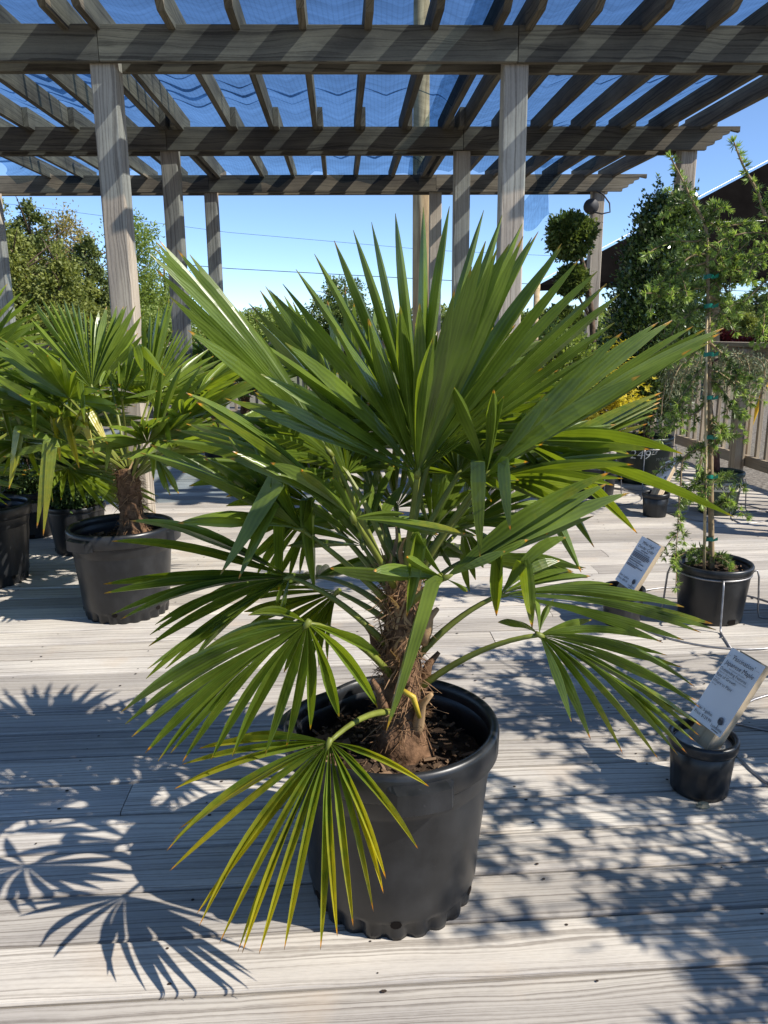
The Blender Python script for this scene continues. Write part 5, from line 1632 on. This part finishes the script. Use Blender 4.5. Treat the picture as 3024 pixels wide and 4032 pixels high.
# pom-pom topiary and round shrub behind
TPc = Vector((1.80, 7.0, 0))
round_pot(TPc, 'black pot of the pom-pom topiary, mostly hidden by fronds', 0.17, 0.14, 0.3, chips=0)
tp = root('pompom_topiary', (TPc.x, TPc.y, 0.26), 'pom-pom topiary with curved stems and clipped green balls', 'tree')
def Tq(px, py, dy=0.0): return atY(px, py, 7.0 + dy)
m = MB()
m.tube([Vector((TPc.x, TPc.y, 0.26)), Tq(2340, 1450), Tq(2330, 1230), Tq(2305, 1080), Tq(2285, 1000), Tq(2270, 940)], [0.03, 0.028, 0.026, 0.024, 0.018, 0.01], 8)
m.tube([Tq(2328, 1260), Tq(2290, 1190), Tq(2255, 1120)], [0.014, 0.011, 0.007], 6)
m.build('trunk', M_BARK, tp, smooth=True)
for c, r in ((Tq(2252, 930), 0.195), (Tq(2255, 1108), 0.125), (Tq(2210, 1280, 0.1), 0.16)):
    rng = np.random.default_rng(int(c.x * 1000))
    P, A = clumped(np.array(c), np.array([r, r, r * 0.92]), 190, 7500, 0.10 * r, rng, 0.62)
    V, Q = leaf_quads(P, A, 0.042, 0.022, rng)
    obj('clipped_ball', V, Q, G_BOX, tp, kind='stuff')
SHc = atZ(2140, 1960); SHc = Vector((SHc.x, SHc.y + 0.1, 0))
round_pot(SHc, 'black pot of the round yellow-green shrub behind the fronds', 0.14, 0.118, 0.26, chips=0)
blob_shrub('round_shrub', 'loose yellow-green shrub behind the right-hand fronds', SHc + Vector((0, 0, 0.2)), SHc + Vector((0.06, 0.1, 0.86)), (0.30, 0.26, 0.34), 9000, 0.04, G_SPRING, 14, 0.014)
SH2 = Vector((2.35, 8.2, 0))
round_pot(SH2, 'black pot behind the topiary near the far fence', 0.16, 0.135, 0.28, chips=0)
blob_shrub('round_shrub', 'dark green rounded shrub behind the golden maple', SH2 + Vector((0, 0, 0.2)), SH2 + Vector((0.0, 0.0, 0.86)), (0.42, 0.38, 0.40), 9000, 0.05, G_BOX, 15, 0.016)

# maples beyond the right edge of the picture: they throw the dappled shade on the boards
M1 = Vector((1.44, 1.98, 0))
round_pot(M1, 'black pot of the green maple beside its white name card', 0.152, 0.128, 0.245, chips=0)
wire_stand(M1, 'wire stand round the pot of the green maple', 0.150, 0.205, 0.425, 2.6)
maple((M1.x, M1.y), 0.21, 1.50, 0.46, 640, 0.052, G_MAPLE, 'green japanese maple beside its white name card', 30, 0.40, nbr=32, off=(0.36, 0.05))
M2 = Vector((2.02, 1.12, 0))
round_pot(M2, 'black pot of the tall maple that shades the front boards', 0.20, 0.16, 0.33, chips=0)
maple((M2.x, M2.y), 0.28, 1.65, 0.62, 1250, 0.052, G_MAPLE, 'tall green maple shading the front boards', 31, 0.30, nbr=36)
S5 = Vector((2.86, 4.62, 0))
round_pot(S5, 'black pot in a wire stand at the deck edge by the fence', 0.14, 0.118, 0.25, chips=0)
wire_stand(S5, 'wire stand at the deck edge by the fence', 0.142, 0.2, 0.33, 3.3)

# ================================================================ beyond the deck
# utility pole
up = root('utility_pole', (0.675, 14.0, GZ), 'tall round wooden utility pole standing behind the pergola', 'pole')
V, Fc = [], []
o = obj('pole', *tubevf([(-0.0, 0, 0), (4.0, 0, 0), (9.5, 0, 0)], [0.155, 0.142, 0.12], 20), M_POLE, up, smooth=True, world=False)
o.rotation_euler = (0, -math.pi / 2, 0)
o = obj('crossarm', *boxvf((2.2, 0.11, 0.11), 0.006), M_POLE, up, world=False)
o.location = (0, -0.18, 9.0)
# overhead wires, far off
for lab, pts, Y in (('overhead wire passing low behind the pergola posts', [(-200, 965), (60, 985), (900, 1057), (1914, 1112), (2400, 1128), (3300, 1158)], 38.0), ('upper overhead wire crossing the sky behind the posts', [(-200, 780), (100, 810), (900, 915), (1700, 985), (3300, 1060)], 45.0)):
    m = MB()
    P = [atY(x, y, Y) for x, y in pts]
    m.tube(P, 0.017 if Y < 40 else 0.010, 5)
    o = m.build('overhead_wire', M_CABLE, None)
    setp(o, label=lab, category='wire')
# canopy
cn = root('shade_canopy', atY(2700, 1330, 17), 'big dark brown fabric canopy with a sloping edge behind the cedar', 'canopy')
A_ = atY(2115, 1124, 15.0); B_ = atY(3420, 1070, 15.5); Pk = atY(3330, 480, 19.0); Dk = atY(2330, 1080, 24.0); Ck = atY(3420, 1060, 24.0)
def panel(nm, a, b, c):
    a, b, c = Vector(a), Vector(b), Vector(c)
    n = 14
    V = []; Fc = []
    nr = (b - a).cross(c - a).normalized()
    for j in range(n + 1):
        for i in range(n + 1 - j):
            u_, v_ = i / n, j / n
            w_ = 1 - u_ - v_
            p = a * w_ + b * u_ + c * v_
            sagv = 27 * u_ * v_ * w_
            V.append(p - Vector((0, 0, 1)) * 0.18 * sagv - nr * 0.02 * math.sin(20 * u_ + 13 * v_) * min(1, 4 * min(u_, v_, w_)))
    def I(i, j): return sum(n + 1 - q for q in range(j)) + i
    for j in range(n):
        for i in range(n - j):
            Fc.append((I(i, j), I(i + 1, j), I(i, j + 1)))
            if i < n - j - 1: Fc.append((I(i + 1, j), I(i + 1, j + 1), I(i, j + 1)))
    return obj(nm, V, Fc, M_CANOPY, cn, smooth=True)
panel('roof_panel', A_, B_, Pk); panel('roof_panel', B_, Ck, Pk); panel('roof_panel', Ck, Dk, Pk); panel('roof_panel', Dk, A_, Pk)
def strip(nm, a, b, dz):
    a, b = Vector(a), Vector(b)
    n = 12; V = []; Fc = []
    for i in range(n + 1):
        p = a + (b - a) * i / n
        V += [p + Vector((0, 0, 0.01)), p - Vector((0, 0, dz * (1 + 0.08 * math.sin(i * 2.1))))]
    for i in range(n): Fc.append((2 * i, 2 * i + 1, 2 * i + 3, 2 * i + 2))
    return obj(nm, V, Fc, M_CANOPY, cn, smooth=True)
strip('valance', A_, B_, 0.10); strip('valance', A_, Dk, 0.10)
m = MB(); m.tube([A_ + Vector((0, -0.05, 0.06)), Pk + Vector((0, -0.05, 0.06))], 0.005, 5)
m.build('edge_cable', M_STEEL, cn)
m = MB(); qa = A_ + (Pk - A_) * 0.32; qb = B_ + (Pk - B_) * 0.32
m.tube([qa + Vector((0, -0.06, 0.02)), qb + Vector((0, -0.06, 0.02))], 0.0045, 5)
m.build('seam_cable', M_STEEL, cn)
for p in (A_, Dk):
    m = MB(); m.tube([(p.x, p.y, GZ), (p.x, p.y, p.z + 0.05)], 0.06, 10); m.build('canopy_post', M_POLE, cn, smooth=True)
m = MB(); pq = atY(2805, 1095, 16.5); pg2 = atY(2832, 1360, 16.5)
pg2.z = GZ
m.tube([pg2, pq + Vector((0, 0, 0.4))], [0.11, 0.09], 10); m.build('canopy_post', M_POLE, cn, smooth=True)
# floodlight and its cable on the rear post
fl = root('floodlight', (2.44, 9.52, 2.3), 'round grey floodlight with a looped cable on the rear post', 'lamp')
cf = atY(2326, 812, 9.50)
m = MB()
m.add(*tubevf([cf + Vector((-0.01, 0.10, 0)), cf + Vector((0, 0.06, 0)), cf + Vector((0, 0.0, 0)), cf + Vector((0, -0.03, -0.01))], [0.04, 0.075, 0.085, 0.088], 16)); m.build('lamp_housing', M_CABLE, fl, smooth=True)
m = MB(); m.tube([cf + Vector((0.02, 0.0, -0.06)), atY(2370, 842, 9.45), atY(2402, 835, 9.47), atY(2400, 800, 9.47), atY(2375, 765, 9.47), atY(2350, 752, 9.48)], 0.009, 6); m.build('cable', M_CABLE, fl, smooth=True)
# tall light pole far off
m = MB()
lp = atY(1007, 1330, 60); lt = atY(1005, 1218, 60)
m.tube([(lp.x, lp.y, GZ), (lt.x, lt.y, lt.z)], 0.09, 8)
m.box((lt.x, lt.y, lt.z), (0.9, 0.25, 0.2))
o = m.build('light_pole', M_STEEL, None); setp(o, label='distant steel light pole above the pale bushes', category='light pole')
# yellow strap pole beyond the fence
m = MB()
ya, yb = atY(2880, 1860, 7.4), atY(3030, 1475, 7.4)
ya.z = GZ
m.tube([ya, yb, yb + (yb - ya) * 0.2], 0.022, 8)
o = m.build('yellow_pole', M_YELLOW, None, smooth=True); setp(o, label='leaning yellow pole beyond the picket fence', category='pole')

def gtree(kind, px, ptop, Y, rad, label, mat, n, leaf, seed, name='leafy_tree', low=0.15, group=None, shell=0.45, nclump=130, clump=0.15, aspect=0.6, lean=0.0):
    """tree whose top shows at (px, ptop), standing Y metres off on the ground"""
    top = atY(px, ptop, Y)
    x = (px - CX) / F * Y * 0.98
    h = top.z - GZ
    rn = random.Random(seed)
    bl = []
    if kind == 'cone':
        for q in range(5):
            f = q / 4
            bl.append(((rn.uniform(-0.1, 0.1) * rad, rn.uniform(-0.1, 0.1) * rad, h * (low + (0.93 - low) * f)), (rad * (1.0 - 0.78 * f), rad * (1.0 - 0.78 * f), h * 0.16)))
    else:
        for q in range(7):
            f = rn.uniform(low + 0.1, 0.86)
            rr = rad * rn.uniform(0.42, 0.75) * (1.15 - 0.6 * abs(f - 0.5))
            a = rn.random() * 6.28
            off = rad * rn.uniform(0.1, 0.55) * (1.1 - f * 0.7)
            bl.append(((off * math.cos(a) + lean * f, off * math.sin(a), h * f), (rr, rr, h * rn.uniform(0.11, 0.2))))
        bl.append(((lean, 0, h * 0.84), (rad * 0.45, rad * 0.45, h * 0.15)))
    return tree(name, label, (x, Y, GZ), bl, int(n * 3.2), leaf * 0.95, mat, h * 0.5, 0.10 + h * 0.012, seed, group, aspect, clump, nclump, 10, None, shell)
GRP = 'trees beyond the lot'
gtree('round', 20, 770, 27, 2.6, 'tallest green tree at the picture-left end of the wood', G_OLIVE, 9000, 0.13, 1, lean=-0.4)
gtree('cone', 175, 860, 27, 2.2, 'dark evergreen tree between the tallest tree and the tan one', G_DARK, 9000, 0.13, 2, 'evergreen_tree')
gtree('round', 285, 850, 29, 1.9, 'tan budding tree rising above the evergreens', G_TAN, 5200, 0.11, 3)
gtree('cone', 375, 985, 26, 1.7, 'low dark evergreen beside the front pergola post', G_DARK, 7000, 0.12, 4, 'evergreen_tree')
gtree('cone', 90, 960, 24, 2.0, 'olive evergreen in front of the tallest tree', G_OLIVE, 8000, 0.12, 5, 'evergreen_tree')
gtree('cone', 270, 1010, 24, 2.2, 'broad olive evergreen below the tan tree', G_OLIVE, 8000, 0.12, 6, 'evergreen_tree')
gtree('round', 560, 835, 30, 1.9, 'airy pale green spring tree between the two pergola posts', G_SPRING, 4200, 0.12, 7, shell=0.3, clump=0.22)
gtree('round', 670, 1000, 31, 1.7, 'small airy spring tree behind the second post', G_SPRING, 3000, 0.11, 8, shell=0.3, clump=0.22)
gtree('round', 480, 1090, 27, 1.8, 'bushy green tree below the airy spring tree', G_SPRING, 4200, 0.12, 9)
gtree('round', 1075, 1225, 38, 2.6, 'pale green bush mass below the light pole', G_SPRING, 4200, 0.15, 10, 'leafy_bush')
gtree('round', 1370, 1085, 40, 2.3, 'dark leafy tree standing alone between the palm fronds', G_BOX, 4200, 0.15, 11)
gtree('round', 1780, 1235, 45, 2.6, 'distant green tree behind the palm crown', G_BOX, 3000, 0.17, 12)
gtree('round', 1990, 1215, 45, 2.2, 'distant tree behind the front right post', G_BOX, 3000, 0.17, 13)
gtree('round', 2420, 1250, 48, 3.0, 'distant pale trees beside the rear right post', G_SPRING, 3500, 0.18, 14)
gtree('round', 2930, 1235, 38, 1.0, 'round olive ornamental tree before the dark wood', G_OLIVE, 3000, 0.12, 15)
for i, (px, pt) in enumerate(((2790, 1215), (2845, 1190), (2905, 1200), (2960, 1180), (3010, 1175), (3070, 1185))):
    gtree('cone', px, pt, 62 + (i % 2) * 3, 2.4, 'dark conifer in the far wood under the canopy edge', G_DARK, 3000, 0.26, 30 + i, 'evergreen_tree', group='far dark conifers', low=0.1)
for i, (px, pt, lab) in enumerate(((2840, 1300, 'red-leaved maple beside the canopy post'), (2905, 1310, 'low red-leaved maple under the olive tree'), (2985, 1325, 'red-leaved maple by the fence corner'))):
    gtree('round', px, pt, 24, 0.75, lab, G_RED, 1600, 0.09, 50 + i, 'red_maple')
# far hedge of woodland closing the horizon
rng = np.random.default_rng(5)
N = 26000
X = rng.uniform(-120, 130, N)
prof_h = 2.4 + 1.3 * np.sin(X * 0.11) * np.sin(X * 0.037 + 1) + 0.8 * np.sin(X * 0.31)
Z = GZ + np.abs(prof_h) * np.sqrt(rng.random(N)) * 1.15
Yv = 95 + rng.uniform(-4, 4, N)
V, Q = leaf_quads(np.stack([X, Yv, Z], 1), rng.normal(size=(N, 3)), 0.6, 0.4, rng)
obj('far_woodland', V, Q, G_OLIVE, None, kind='stuff', label='low hazy line of far woodland on the horizon', category='woodland')
